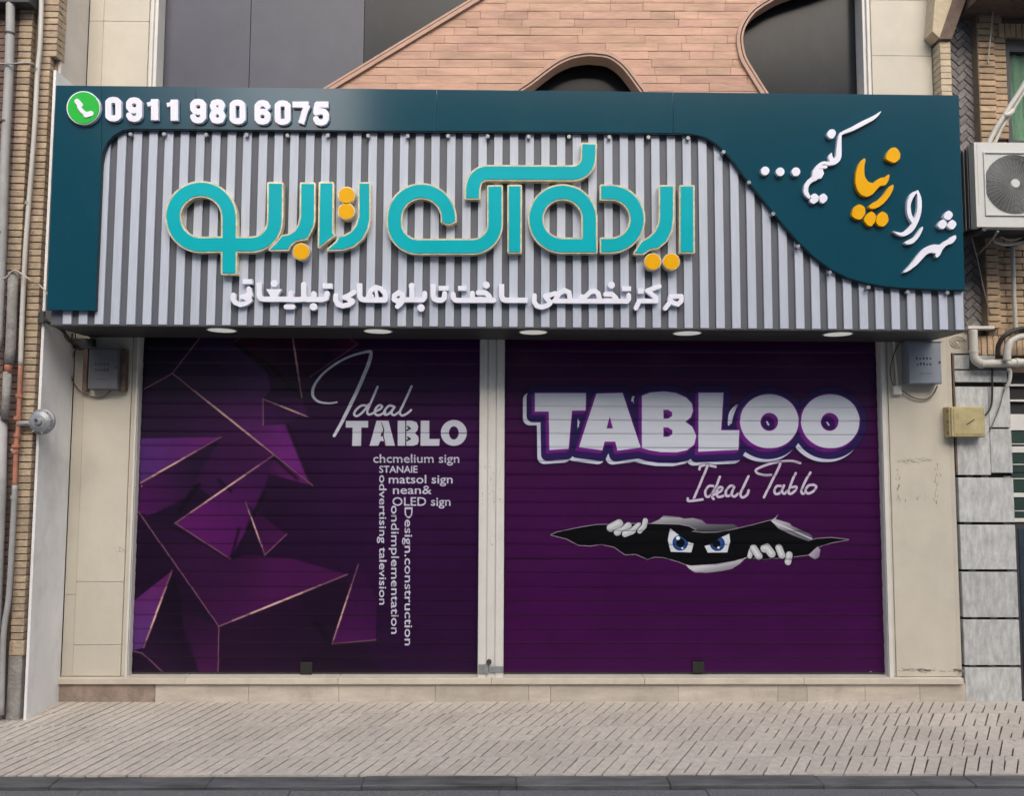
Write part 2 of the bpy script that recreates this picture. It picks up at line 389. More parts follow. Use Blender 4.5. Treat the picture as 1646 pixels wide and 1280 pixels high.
gut = thing('gutter', (0, KERB_Y-0.25, -0.13), None, None); gut['kind'] = 'structure'
x = -8.4
while x < 8:
    L = 1.2
    box('gutter_stone', 'asphalt', gut, x+0.001, x+L-0.001, KERB_Y2-0.35, KERB_Y2-0.020, -0.14, -0.022+random.uniform(-0.003,0.003), 0.004); x += L

# houses across the street (behind the viewer); they are what the glossy sign panels mirror
for hx0, hx1, hz, my in ((-40, -12.3, 14.2, -18.5), (-12.2, -4.45, 10.6, -18.2), (-4.35, 16, 14.6, -18.0), (16.1, 40, 11.0, -18.6)):
    mb = MB().box(hx0, hx1, my-9, my, -0.13, hz)
    n_ = int((hx1-hx0)/2.6)
    for fl in range(int(hz/3.1)):
        for i in range(n_):
            wx = hx0+1.0+i*(hx1-hx0-1.0)/n_; mb.box(wx, wx+1.3, my+0.002, my+0.10, 0.9+fl*3.1, 2.5+fl*3.1)
    o = mb.build('street_buildings', M['beige_side']); o['kind'] = 'structure'

# ================================================================== shop building
shop = thing('shop_building', (0, 0, 0), 'shop front with beige stone pilasters, two purple roller shutters and curved pink stone cladding above', 'building')
XL, XR = PX(108, 900), PX(1541, 900)        # facade ends
Z_SILL = PZ(1088); Z_SOF = PZ(543); Z_TOP = PZ(-60)
X_LF0, X_LF1 = PX(207, 900, 0), PX(218.5, 900, 0.07)   # left frame channel
X_M0, X_M1 = PX(769, 900), PX(810, 900)
X_RF0, X_RF1 = PX(1417, 900, 0.07), PX(1432, 900)
YS = 0.075
# core walls (real thickness) behind the claddings
box('wall', 'beige_side', shop, XL-0.02, X_LF0-0.001, 0.022, 5.0, -0.1, Z_TOP)
box('wall', 'beige_side', shop, X_RF1+0.001, XR, 0.022, 5.0, -0.1, Z_TOP)
box('wall', 'beige_side', shop, X_LF0, X_RF1, 0.45, 5.0, -0.1, Z_TOP-0.002)
box('lintel', 'beige_side', shop, X_LF0, X_RF1, 0.02, 0.449, Z_SOF+0.02, PZ(160))
# pilaster claddings
def stonep(x0, x1, z0, z1, yf=0.0, d=0.0215, m='beige', bev=0.002):
    return box('stone_panel', m, shop, x0, x1, yf, yf+d, z0, z1, bev)
zl = [Z_SILL, PZ(1038), PZ(937), PZ(545)+0.05]
xa = PX(124, 900)
for a, b in ((Z_SILL, PZ(958)), (PZ(958)+0.003, PZ(545)+0.05)): stonep(XL-0.01, xa-0.003, a, b, 0.006, 0.0155)
for a, b in zip(zl, zl[1:]): stonep(xa, PX(200, 900), a+0.0015, b-0.0015)
stonep(PX(200,900)+0.003, X_LF0-0.001, Z_SILL, zl[-1], 0.010, 0.0115)
xb0, xb1 = PX(1436, 900), PX(1532, 900)
stonep(X_RF1+0.001, xb0-0.002, Z_SILL, zl[-1], 0.008, 0.0135)
stonep(xb0, xb1, Z_SILL+0.0, PZ(545)+0.05)
stonep(xb1+0.002, XR, Z_SILL, zl[-1], 0.008, 0.0135)
# faded marks scratched on the right pilaster
mk = MB()
for i in range(110):
    t = random.random()
    if i < 50: px_, py_ = 1441+random.random()*56, 742+random.gauss(0, 2.2)
    elif i < 75: px_, py_ = 1443+random.gauss(0, 2), 748+random.random()*62
    elif i < 98: px_, py_ = 1504+random.gauss(0, 2.4), 750+random.random()*62
    else: px_, py_ = 1444+random.random()*62, 800+random.random()*10
    X_, Z_ = P(px_, py_); s = random.uniform(0.003, 0.03) if i < 50 else random.uniform(0.002, 0.008); mk.box(X_, X_+s, -0.0006, -0.0002, Z_, Z_+(random.uniform(0.002, 0.006) if i < 50 else random.uniform(0.006, 0.03)))
mk.build('scratch_marks', mat('pilaster_scuffs', (0.33,0.295,0.25), 0.9, var=0.3, scale=60), shop)
# dark smudges where the right pilaster meets the sill
mk = MB()
for cx_, n_, sx in ((1475, 60, 18), (1538, 26, 6), (1512, 10, 16)):
    for i in range(n_):
        X_, Z_ = P(cx_+random.gauss(0, sx), 1079+random.gauss(0, 1.8)); mk.box(X_, X_+random.uniform(.006,.035), -0.0007, -0.0002, Z_, Z_+random.uniform(.002,.006))
mk.build('smudges', bpy.data.materials['pilaster_scuffs'], shop)['kind'] = 'stuff'
# sill slabs + plinth blocks
SX = [PX(90, 1095, -0.03), PX(300,1095), PX(545,1095), PX(790,1095), PX(1035,1095), PX(1290,1095), PX(1549, 1095, -0.03)]
for a, b in zip(SX, SX[1:]): box('sill_slab', 'sill', shop, a, b-0.002, -0.035, 0.10, PZ(1101, Y=-0.035), PZ(1091, Y=-0.035), 0.003)
PXs = [95, 250, 400, 545, 700, 850, 885, 1090, 1250, 1297, 1390, 1478, 1552]
for a, b in zip(PXs, PXs[1:]):
    box('plinth_block', 'plinth_stained' if a < 200 else 'plinth', shop, PX(a,1115), PX(b,1115)-0.002, -0.008+random.uniform(-.002,.002), 0.2, -0.05, PZ(1101, Y=-0.035)-0.001, 0.002)

# ---------- roller shutters: printed slats
def tint(c): return np.array(c, float)
class Canvas:
    """flat print painted by code onto a plane; X,Z in metres"""
    def __init__(s, x0, x1, z0, z1, res=400):
        s.x0, s.z0, s.res = x0, z0, res
        s.w, s.h = int((x1-x0)*res), int((z1-z0)*res); s.x1, s.z1 = x0+s.w/res, z0+s.h/res
        s.im = np.zeros((s.h, s.w, 3), np.float32)
    def t(s, pts):
        o = []
        for p in pts:
            X, Z = P(p[0], p[1], YS); o.append(((X-s.x0)*s.res, (Z-s.z0)*s.res) + ((p[2]*s.res*0.00492,) if len(p) > 2 else ()))
        return o
    def grid(s, x0, x1, y0, y1):
        x0, x1 = max(0, int(x0)-2), min(s.w, int(x1)+3); y0, y1 = max(0, int(y0)-2), min(s.h, int(y1)+3)
        if x1 <= x0 or y1 <= y0: return None
        yy, xx = np.mgrid[y0:y1, x0:x1]; return x0, x1, y0, y1, xx+0.5, yy+0.5
    def sdf(s, loops, pad=2):
        """signed distance (px) to even-odd area of loops (already in canvas px)"""
        al = [p for l in loops for p in l]
        g = s.grid(min(p[0] for p in al)-pad, max(p[0] for p in al)+pad, min(p[1] for p in al)-pad, max(p[1] for p in al)+pad)
        if g is None: return None, None
        x0, x1, y0, y1, xx, yy = g
        d2 = np.full(xx.shape, 1e12); ins = np.zeros(xx.shape, bool)
        for l in loops:
            for (ax, ay), (bx, by) in zip(l, l[1:]+l[:1]):
                dx, dy = bx-ax, by-ay; L = dx*dx+dy*dy
                if L < 1e-9: continue
                t = np.clip(((xx-ax)*dx+(yy-ay)*dy)/L, 0, 1)
                d2 = np.minimum(d2, (xx-ax-t*dx)**2+(yy-ay-t*dy)**2)
                if abs(dy) > 1e-9:
                    c = ((ay > yy) != (by > yy)) & (xx < (bx-ax)*(yy-ay)/dy+ax); ins ^= c
        d = np.sqrt(d2); return (x0, x1, y0, y1), np.where(ins, -d, d)
    def put(s, b, a, col, col2=None, p0=None, p1=None):
        x0, x1, y0, y1 = b; a = a[..., None]
        c = tint(col)/255
        if col2 is not None:
            (ax, ay), (bx, by) = s.t([p0, p1]); yy, xx = np.mgrid[y0:y1, x0:x1]
            t = np.clip(((xx-ax)*(bx-ax)+(yy-ay)*(by-ay))/((bx-ax)**2+(by-ay)**2), 0, 1)[..., None]
            c = c*(1-t)+tint(col2)/255*t
        s.im[y0:y1, x0:x1] = s.im[y0:y1, x0:x1]*(1-a)+c*a
    def poly(s, pts, col, col2=None, p0=None, p1=None, soft=1.0, holes=(), alpha=1.0):
        b, d = s.sdf([s.t(pts)]+[s.t(h) for h in holes], 2+soft*1.5)
        if b: s.put(b, np.clip(0.5-d/soft, 0, 1)*alpha, col, col2, p0, p1)
    def line(s, pts, w, col, sm=0, soft=1.2, alpha=1.0, mask=None):
        q = s.t([(p[0], p[1], p[2] if len(p) > 2 else w) for p in pts])
        if sm: q = smooth_path(q, sm)
        mw = max(p[2] for p in q)/2+soft+2
        g = s.grid(min(p[0] for p in q)-mw, max(p[0] for p in q)+mw, min(p[1] for p in q)-mw, max(p[1] for p in q)+mw)
        if g is None: return
        x0, x1, y0, y1, xx, yy = g; d = np.full(xx.shape, 1e9)
        for (ax, ay, aw), (bx, by, bw) in zip(q, q[1:]):
            dx, dy = bx-ax, by-ay; L = max(dx*dx+dy*dy, 1e-9)
            t = np.clip(((xx-ax)*dx+(yy-ay)*dy)/L, 0, 1)
            d = np.minimum(d, np.hypot(xx-ax-t*dx, yy-ay-t*dy)-(aw+(bw-aw)*t)/2)
        a = np.clip(0.5-d/soft, 0, 1)*alpha
        s.put((x0, x1, y0, y1), a, col)
    def tris(s, tris, col, soft=1.0, bold=0.0):
        """tris in photograph units"""
        fl = [s.t(t) for t in tris]; al = [p for t in fl for p in t]
        x0, x1 = int(min(p[0] for p in al))-3, int(max(p[0] for p in al))+4
        y0, y1 = int(min(p[1] for p in al))-3, int(max(p[1] for p in al))+4
        S = 3; m = np.zeros(((y1-y0)*S, (x1-x0)*S), bool)
        for t in fl:
            a = np.array([[(p[0]-x0)*S, (p[1]-y0)*S] for p in t])
            u0, v0 = np.maximum(a.min(0).astype(int)-1, 0); u1, v1 = a.max(0).astype(int)+2
            vv, uu = np.mgrid[v0:v1, u0:u1]; uu = uu+0.5; vv = vv+0.5
            e = [(a[(i+1)%3,0]-a[i,0])*(vv-a[i,1])-(a[(i+1)%3,1]-a[i,1])*(uu-a[i,0]) for i in range(3)]
            ok = ((e[0] >= -.01) & (e[1] >= -.01) & (e[2] >= -.01)) | ((e[0] <= .01) & (e[1] <= .01) & (e[2] <= .01))
            m[v0:v1, u0:u1] |= ok
        k = int(round(bold*S))
        if k:
            mm = m.copy()
            for dx in range(-k, k+1):
                for dy in range(-k, k+1):
                    if dx*dx+dy*dy <= k*k: mm |= np.roll(np.roll(m, dx, 1), dy, 0)
            m = mm
        a = m.reshape(y1-y0, S, x1-x0, S).mean((1, 3))
        cx0, cy0, cx1, cy1 = max(x0,0), max(y0,0), min(x1,s.w), min(y1,s.h)
        s.put((cx0, cx1, cy0, cy1), a[cy0-y0:cy1-y0, cx0-x0:cx1-x0], col)
    def image(s, name):
        im = bpy.data.images.new(name, s.w, s.h, alpha=False)
        px = np.ones((s.h, s.w, 4), np.float32); px[..., :3] = np.clip(s.im, 0, 1)
        im.pixels.foreach_set(px.ravel()); im.update(); im.pack(); return im

def text_tris(body):
    cu = bpy.data.curves.new('glyphs', 'FONT'); cu.body = body; cu.resolution_u = 3
    o = bpy.data.objects.new('glyphs', cu); COL.objects.link(o); bpy.context.view_layer.update()
    me = o.to_mesh(); me.calc_loop_triangles()
    t = [[(me.vertices[i].co.x, me.vertices[i].co.y) for i in lt.vertices] for lt in me.loop_triangles]
    o.to_mesh_clear(); bpy.data.objects.remove(o); bpy.data.curves.remove(cu)
    return t
def fit_text(body, x0, x1, ybase, em, vertical=False):
    """horizontal: x0..x1 photograph px, baseline ybase, em = size; vertical (reading down): x0 = y start, x1 = y end, ybase = baseline x"""
    t = text_tris(body); a = min(p[0] for q in t for p in q); b = max(p[0] for q in t for p in q); k = (x1-x0)/(b-a)
    if vertical: return [[(ybase+p[1]*em, x0+(p[0]-a)*k) for p in q] for q in t]
    return [[(x0+(p[0]-a)*k, ybase-p[1]*em) for p in q] for q in t]

def bake_noise(c, amp):
    n = np.zeros((c.h, c.w), np.float32)
    for k, a in ((6, 0.5), (14, 0.3), (40, 0.2)):
        g = rng.random((k+2, k*2+2)).astype(np.float32)
        yi = np.linspace(0, k, c.h); xi = np.linspace(0, 2*k, c.w)
        y0 = yi.astype(int); x0 = xi.astype(int); fy = (yi-y0)[:, None]; fx = (xi-x0)[None]
        n += a*((g[y0][:, x0]*(1-fx)+g[y0][:, x0+1]*fx)*(1-fy)+(g[y0+1][:, x0]*(1-fx)+g[y0+1][:, x0+1]*fx)*fy)
    c.im *= (1+amp*(n-0.5)*2)[..., None]

XSL0, XSL1 = X_LF1, X_M0
XSR0, XSR1 = X_M1, X_RF0
Z0S, Z1S = Z_SILL-0.01, Z_SOF+0.05
# ---- left shutter print
c = Canvas(XSL0-0.06, XSL1+0.06, Z0S-0.02, Z1S+0.02)
c.im[:] = tint((27,11,33))/255
BG = (27,11,33)
c.poly([(200,520),(800,520),(800,1110),(200,1110)], (28,8,36), (54,6,66), (400,900), (790,640), soft=1)
S = 14
c.poly([(232,538),(327,538),(278,601),(226,630)], (13,7,20), (44,15,49), (235,545), (290,610), soft=5)  # upper facets from here are coloured lighter to make up for the canopy's shade
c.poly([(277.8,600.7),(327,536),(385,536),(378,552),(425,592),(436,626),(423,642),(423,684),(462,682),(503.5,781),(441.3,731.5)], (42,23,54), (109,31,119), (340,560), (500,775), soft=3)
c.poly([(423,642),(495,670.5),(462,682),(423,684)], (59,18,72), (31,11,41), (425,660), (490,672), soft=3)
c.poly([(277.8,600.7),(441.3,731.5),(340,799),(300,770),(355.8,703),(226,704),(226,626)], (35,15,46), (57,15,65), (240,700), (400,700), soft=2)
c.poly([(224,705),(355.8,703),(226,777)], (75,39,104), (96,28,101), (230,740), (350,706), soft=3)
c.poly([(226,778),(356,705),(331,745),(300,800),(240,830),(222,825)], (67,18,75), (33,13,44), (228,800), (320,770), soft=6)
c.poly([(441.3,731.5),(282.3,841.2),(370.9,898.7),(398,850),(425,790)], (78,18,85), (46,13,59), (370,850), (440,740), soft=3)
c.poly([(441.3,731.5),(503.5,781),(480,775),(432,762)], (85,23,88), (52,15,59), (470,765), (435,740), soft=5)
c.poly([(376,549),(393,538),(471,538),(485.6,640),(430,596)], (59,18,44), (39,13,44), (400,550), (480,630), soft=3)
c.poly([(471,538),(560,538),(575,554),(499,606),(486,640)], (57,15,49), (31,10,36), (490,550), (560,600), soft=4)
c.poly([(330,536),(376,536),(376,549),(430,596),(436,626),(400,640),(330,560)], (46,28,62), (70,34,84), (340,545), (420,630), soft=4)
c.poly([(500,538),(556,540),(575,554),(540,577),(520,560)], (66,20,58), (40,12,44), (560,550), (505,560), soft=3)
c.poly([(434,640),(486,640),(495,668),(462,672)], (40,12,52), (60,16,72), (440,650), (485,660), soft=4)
c.line([(393,538),(376,549),(430,596)], 5, (12,5,20), soft=10, alpha=0.6)
c.poly([(395,807),(426.5,892.3),(461.4,859),(425,832)], (62,14,66), (44,12,52), (430,880), (400,815), soft=3)
c.poly([(224,824.7),(352.5,1007.1),(558.4,923.7),(470,898),(395,892),(372,902),(300,862)], (30,11,38), (64,15,68), (250,840), (440,960), soft=4)
c.poly([(352.5,1007.1),(351,1090),(324,1090),(284,975)], (30,10,38), (66,15,68), (300,990), (352,1080), soft=8)
c.poly([(352.5,1007.1),(351,1090),(620,1090),(560,1000),(558,925)], (36,10,42), (28,9,34), (360,1050), (520,1000), soft=6)
c.poly([(277.2,917.8),(231.8,1041.5),(214,1046),(216,966)], (84,44,108), (90,26,88), (225,1010), (275,925), soft=3)
c.poly([(231.8,1050),(277,920),(292,960),(300,1088),(270.8,1087.5)], (34,11,42), (20,8,26), (240,1040), (290,1000), soft=6)
c.poly([(576.3,907.6),(534.2,1035.2),(604.3,1028.8),(606,960)], (66,14,72), (44,10,52), (550,1030), (590,940), soft=3)
for a, b, w in (((376,552),(437,590),5),((437,590),(486,640),6),((462,684),(502,782),5),((478,770),(440,735),4),((352,772),(372,790),5),((425,790),(398,850),5),((507,1000),(534,1038),5),((385,850),(372,898),4),((320,780),(290,820),7)):
    c.line([a, b], w, (9,5,14), soft=9, alpha=0.75)
def gold(a, b, w=1.4, hot=None):
    c.line([a, b], w+3, (80,45,70), soft=7, alpha=0.35)
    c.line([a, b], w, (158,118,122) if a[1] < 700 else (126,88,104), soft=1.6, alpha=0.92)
    if hot is not None:
        for s_, ww, al in ((0.34, w+1.6, 0.35), (0.2, w+1.1, 0.6), (0.1, w+0.4, 0.9)):
            t0, t1 = max(0, hot-s_), min(1, hot+s_)
            c.line([(a[0]+(b[0]-a[0])*t0, a[1]+(b[1]-a[1])*t0), (a[0]+(b[0]-a[0])*t1, a[1]+(b[1]-a[1])*t1)], ww, (206,172,158), soft=3.0, alpha=al)
gold((277.8,600.7),(327.4,536)); gold((232.4,626),(277.8,600.7)); gold((277.8,600.7),(441.3,731.5),1.8,0.55); gold((441.3,731.5),(503.5,781))
gold((423.4,641.8),(495,670.3),1.4,0.6); gold((423.4,641.8),(423.4,684),1.2); gold((469.8,536),(485.6,639.7),1.8,0.4); gold((375.9,550),(396,537),1.0)
gold((226,777),(355.8,703),1.6,0.35); gold((441.3,731.5),(282.3,841.2),1.6,0.5); gold((282.3,841.2),(370.9,898.7),1.4)
gold((395,807),(426.5,892.3),1.2,0.5); gold((426.5,892.3),(461.4,859),1.2); gold((222,821),(352.5,1007.1),1.3); gold((352.5,1007.1),(558.4,923.7),1.8,0.45)
gold((352.5,1007.1),(351,1092),1.3); gold((277.2,917.8),(231.8,1041.5),1.7,0.55); gold((210,1045.9),(229.2,1050),1.2); gold((229.2,1050),(273,1090),1.2)
gold((576.3,907.6),(534.2,1035.2),1.3,0.6); gold((534.2,1035.2),(604.3,1028.8),1.3); gold((575.4,553.5),(498.8,606.4),0.9); gold((556,540),(575.4,553.5),0.9)
bake_noise(c, 0.12)
WH = (205,210,220)
a3 = K(490, 550, 5.676)
c.line(a3([(295,550,16),(220,560,18),(130,545,22),(80,500,26),(75,440,28),(110,360,24),(190,270,22),(300,190,22),(420,130,22),(540,95,24),(600,88,30)]), 5, WH, sm=6)
c.line(a3([(606,95,30),(590,180,36),(500,400,34),(420,570,34),(340,730,32),(270,856,28)]), 6, WH, sm=5)
for p in ([(580,585),(520,580),(470,620),(452,660),(480,676),(530,640),(585,570)], [(665,410),(610,540),(572,630),(585,662),(625,650),(650,632)],
          [(650,632),(690,612),(706,588),(680,577),(648,608),(640,650),(675,670),(735,640)], [(815,590),(770,582),(728,630),(735,664),(775,650),(818,595)],
          [(818,595),(792,645),(815,668),(860,640)], [(975,405),(905,560),(868,640),(890,672),(935,652),(970,622)]):
    c.line(a3(p), 3.9, WH, sm=5)
WB = (196,200,212)
c.poly(a3([(375,720),(580,720),(580,782),(518,782),(515,950),(433,950),(437,782),(375,782)]), WB)
c.poly(a3([(655,718),(765,718),(825,948),(735,948),(722,905),(690,905),(672,948),(592,948)]), WB, holes=[a3([(705,815),(718,860),(693,860)])])
c.line(a3([(700,735,4),(722,800,10),(715,850,10),(738,945,5)]), 1.2, BG)
c.poly(a3([(848,718),(975,718),(1020,732),(1036,770),(1030,808),(1005,832),(1036,860),(1042,900),(1030,935),(990,948),(848,948)]), WB)
c.line(a3([(922,715),(922,950)]), 1.6, BG); c.line(a3([(940,772,14),(962,790,14),(935,806,14)]), 2.4, BG); c.line(a3([(940,870,14),(962,884,14),(935,898,14)]), 2.4, BG)
c.poly(a3([(1058,718),(1137,718),(1137,885),(1232,885),(1228,948),(1055,948)]), WB)
c.poly(a3(disc(1360,830,119,40)), WB, holes=[a3([(1360+44*math.cos(i*.2618), 830+60*math.sin(i*.2618)) for i in range(24)])])
c.line(a3([(1236,834),(1484,834)]), 0.8, BG)
q4 = lambda x, y: (590+x/3.878, 720+y/3.878)
TXT = (190,192,206)
for body, xa_, xb_, yb, em in (('chcmelium sign',40,575,93,19.5), ('STANAlE',78,315,156,16), ('matsol sign',137,533,222,19.5), ('nean&',163,402,288,19.5), ('OLED sign',160,520,361,19.5)):
    c.tris(fit_text(body, q4(xa_,0)[0], q4(xb_,0)[0], q4(0,yb)[1], em), TXT, bold=0.8)
for body, ya, yb, xb_, em in (('odvertising talevision',172,978,78,16.5), ('ondimplementation',362,1160,152,18), ('Design.construction',372,1232,236,18)):
    c.tris(fit_text(body, q4(0,ya)[1], q4(0,yb)[1], q4(xb_,0)[0], em, True), TXT, bold=0.8)
c.poly([(484,1062),(503,1062),(503,1085),(484,1085)], (12,6,14), soft=2)
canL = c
# ---- right shutter print
c = Canvas(XSR0-0.06, XSR1+0.06, Z0S-0.02, Z1S+0.02)
c.im[:] = tint((56,6,62))/255
c.poly([(790,520),(1450,520),(1450,700),(790,700)], (56,6,60), (56,6,63), (1100,540), (1100,640), soft=1)
bake_noise(c, 0.10)
k5 = K(820, 600, 5.487); k6 = K(1090, 600, 5.31)
def ell(cx, cy, rx, ry, n=48): return [(cx+rx*math.cos(2*math.pi*i/n), cy+ry*math.sin(2*math.pi*i/n)) for i in range(n)]
TB = [
 [k5([(218,176),(668,176),(665,330),(545,332),(515,668),(345,680),(340,340),(218,340)])],
 [k5([(760,180),(990,175),(1150,658),(945,685),(925,605),(832,605),(812,682),(605,655)]), k5([(877,385),(905,488),(850,488)])],
 [k5([(1160,200),(1230,172),(1350,163),(1460,175),(1550,215),(1600,270),(1612,330),(1590,390),(1545,430),(1605,475),(1640,555),(1622,630),(1560,680),(1470,700),(1330,698),(1230,682),(1160,662)]),
  k5([(1350,325),(1390,325),(1425,345),(1425,380),(1390,402),(1350,402)]), k5([(1350,480),(1392,480),(1428,505),(1428,540),(1392,562),(1350,562)])],
 [k6([(172,168),(385,168),(365,488),(520,488),(512,655),(170,672)])],
 [k6(ell(775,412,250,232)), k6(ell(775,417,75,77,24))],
 [k6(ell(1295,412,250,232)), k6(ell(1290,417,75,77,24))]]
allin = [c.t(l) for g_ in TB for l in g_[:1]]
pad = 60
bx = [p for l in allin for p in l]
g = c.grid(min(p[0] for p in bx)-pad, max(p[0] for p in bx)+pad, min(p[1] for p in bx)-pad, max(p[1] for p in bx)+pad)
box4 = g[:4]; D = np.full(g[4].shape, 1e9); DH = D.copy()
for gl in TB:
    for tgt, lp in ((0, gl[:1]), (1, gl)):
        b, d = c.sdf([c.t(l) for l in lp], pad-4)
        sub = (slice(b[2]-box4[2], b[3]-box4[2]), slice(b[0]-box4[0], b[1]-box4[0]))
        A = D if tgt == 0 else DH
        A[sub] = np.minimum(A[sub], d)
def shift(A, dx, dy):      # dx right, dy DOWN in photograph px (canvas rows go up)
    return np.roll(np.roll(A, int(round(dx*1.97)), 1), -int(round(dy*1.97)), 0)
def lay(A, r, col, soft=1.2, alpha=1.0): c.put(box4, np.clip(0.5-(A-r*1.97)/soft, 0, 1)*alpha, col)
def sweep(A, dx, dy, n=8):
    B = A.copy()
    for i in range(1, n+1): B = np.minimum(B, shift(A, dx*i/n, dy*i/n))
    return B
lay(sweep(D, -10, 14), 13, (26,8,40), soft=14, alpha=0.7)
lay(shift(D, -8, 11), 11.5, (196,200,216))
lay(sweep(D, -3, 7), 10.5, (40,24,82))
lay(shift(D, 2, 0), 9.5, (36,26,80))
lay(sweep(D, -3, 5), 3.5, (52,14,82), soft=6)
lay(sweep(DH, -4, 4), 1.5, (104,28,124), soft=5)
lay(DH, 0, (204,210,222))
c.line(k6([(430,440,18),(435,370,22),(455,320,20),(498,268,4)]), 4, (200,206,222), sm=5)
for p in (k5([(598,405,8),(600,470,14)]), k5([(1078,200,4),(1072,245,14)]), k6([(755,415,14),(768,440,18)]), k6([(1268,420,12),(1282,442,16)])): c.line(p, 2, (196,200,220))
WS = (196,188,206)
for p in ([(180,822),(190,796),(240,786),(318,800)], [(250,790),(230,840),(180,960),(130,1075)], [(80,1070),(85,1092),(140,1088),(205,1078)], [(300,965),(260,965),(230,1010),(240,1055),(280,1040),(310,980)],
          [(355,885),(320,975),(290,1050),(300,1075)], [(300,1040),(360,1010),(375,980),(350,975),(328,1010),(335,1055),(380,1050),(410,1030)], [(470,965),(440,965),(405,1010),(412,1050),(450,1035),(475,975)],
          [(475,975),(455,1030),(475,1055),(510,1030)], [(600,880),(560,960),(530,1030),(545,1062),(585,1040),(600,1000)],
          [(1040,768),(950,750),(820,765),(710,800),(660,830),(680,858),(740,872),(790,870)], [(870,770),(860,800),(800,920),(760,1000),(730,1060)],
          [(880,965),(840,965),(820,1000),(830,1032),(870,1020),(900,960)], [(900,960),(885,1010),(905,1030),(935,1000)], [(1000,855),(965,935),(940,1015),(960,1030),(1000,1000),(1005,970),(970,975)],
          [(1125,850),(1080,930),(1050,1000),(1060,1030),(1090,1015)], [(1150,955),(1110,960),(1085,1000),(1105,1028),(1150,1010),(1175,970),(1150,952)]):
    c.line(k6(p), 6.4, (24,6,34), sm=4, soft=5, alpha=0.55)
    c.line(k6(p), 4.2, WS, sm=5)
# torn opening with eyes
k7 = K(870, 810, 6.331); k8 = K(1110, 810, 6.096)
c.poly(k7([(1090,210),(1200,160),(1240,122),(1400,133),(1450,153),(1540,145),(1646,170)])+k8([(100,155),(155,200),(420,202),(480,240),(250,290),(0,290)]), (186,186,192), (70,70,78), (1080,826), (1084,858))
hole = k7([(100,318),(160,290),(400,240),(560,215),(660,212),(820,208),(1000,202),(1100,205),(1400,212),(1500,232),(1570,268)])+k8([(0,272),(120,285),(250,283),(380,262),(480,238),(640,200),(780,163),(860,245),(1000,310),(1150,368),(1230,343),(1380,333),(1540,352),(1380,380),(1290,408),(1230,432),(1150,500),(1010,518),(700,545),(550,522),(430,560),(250,590),(0,606)])+k7([(1470,620),(1390,588),(1240,545),(1150,540),(1080,565),(960,512),(850,517),(740,440),(610,412),(500,428),(380,422),(260,358)])
c.line(hole+hole[:1], 1.9, (168,160,168))
c.poly(hole, (3,3,5))
c.poly(k7([(1465,618),(1500,660),(1560,700),(1646,706)])+k8([(20,660),(150,682),(300,660),(400,640),(480,590),(552,520),(430,565),(250,598),(0,608)]), (190,190,196), (104,104,112), (1160,905), (1164,922))
c.poly(k8([(780,165),(820,140),(855,100),(832,152),(970,192),(985,215),(1170,300),(1205,350),(1150,368),(1000,305),(860,235)]), (168,168,176), (92,92,100), (1260,838), (1275,862))
c.line(k8([(800,175),(1000,262),(1180,345)]), 1.6, (214,212,220), soft=3)
c.poly(k8([(1150,505),(1215,550),(1255,520),(1268,450),(1240,420),(1200,455)]), (168,160,176), (120,112,128), (1305,885), (1318,895))
for p, w in (([(705,245),(790,200)], 13.2), ([(770,292),(830,268),(885,222)], 10.8), ([(850,308),(920,282),(990,222)], 10), ([(1000,278),(1045,230),(1058,172)], 8.4)):
    c.line(k7([(a-8, b+6) for a, b in p]), w+1.5, (6,6,8)); c.line(k7(p), w, (176,180,184)); c.line(k7([(a-10, b-8) for a, b in p]), w*0.4, (200,202,206), soft=5)
for p, w in (([(590,460),(575,515)], 8), ([(615,435),(665,515)], 12), ([(720,440),(745,430),(790,490)], 13), ([(862,432),(890,505)], 11.5), ([(962,500),(952,570)], 11)):
    c.line(k8([(a+5, b+3) for a, b in p]), w+2.4, (6,6,8)); c.line(k8(p), w, (178,182,186)); c.line(k8([(a-6, b-6) for a, b in p]), w*0.35, (206,208,210), soft=5)
def eye(poly, ic, ir, pc, pr, hl):
    lp = c.t(poly); b, d = c.sdf([lp], 6); m_ = np.clip(0.5-d, 0, 1)
    c.put(b, m_, (200,206,214)); yy, xx = np.mgrid[b[2]:b[3], b[0]:b[1]]
    def circ(ctr, r, col):
        (x_, y_), = c.t([ctr]); rr = r*1.97
        c.put(b, m_*np.clip(0.5-(np.hypot(xx-x_, yy-y_)-rr), 0, 1), col)
    circ(ic, ir, (24,50,104)); circ(ic, ir*0.8, (38,76,140)); circ(pc, pr, (4,6,14))
    for h, r in hl: circ(h, r, (224,230,238))
q7 = lambda x, y: (870+x/6.331, 810+y/6.331); q8 = lambda x, y: (1110+x/6.096, 810+y/6.096)
eye(k7([(1310,250),(1400,320),(1490,388),(1550,405),(1525,496),(1315,490),(1285,370)]), q7(1410,400), 12.5, q7(1412,400), 7, ((q7(1388,352),3.2),(q7(1432,455),1.6)))
eye(k8([(378,293),(386,370),(358,478),(165,480),(135,415),(200,395),(290,332)]), q8(258,392), 12, q8(248,395), 6.5, ((q8(270,432),1.9),))
c.poly([(1112,1062),(1131,1062),(1131,1080),(1112,1080)], (12,6,14), soft=2)
canR = c

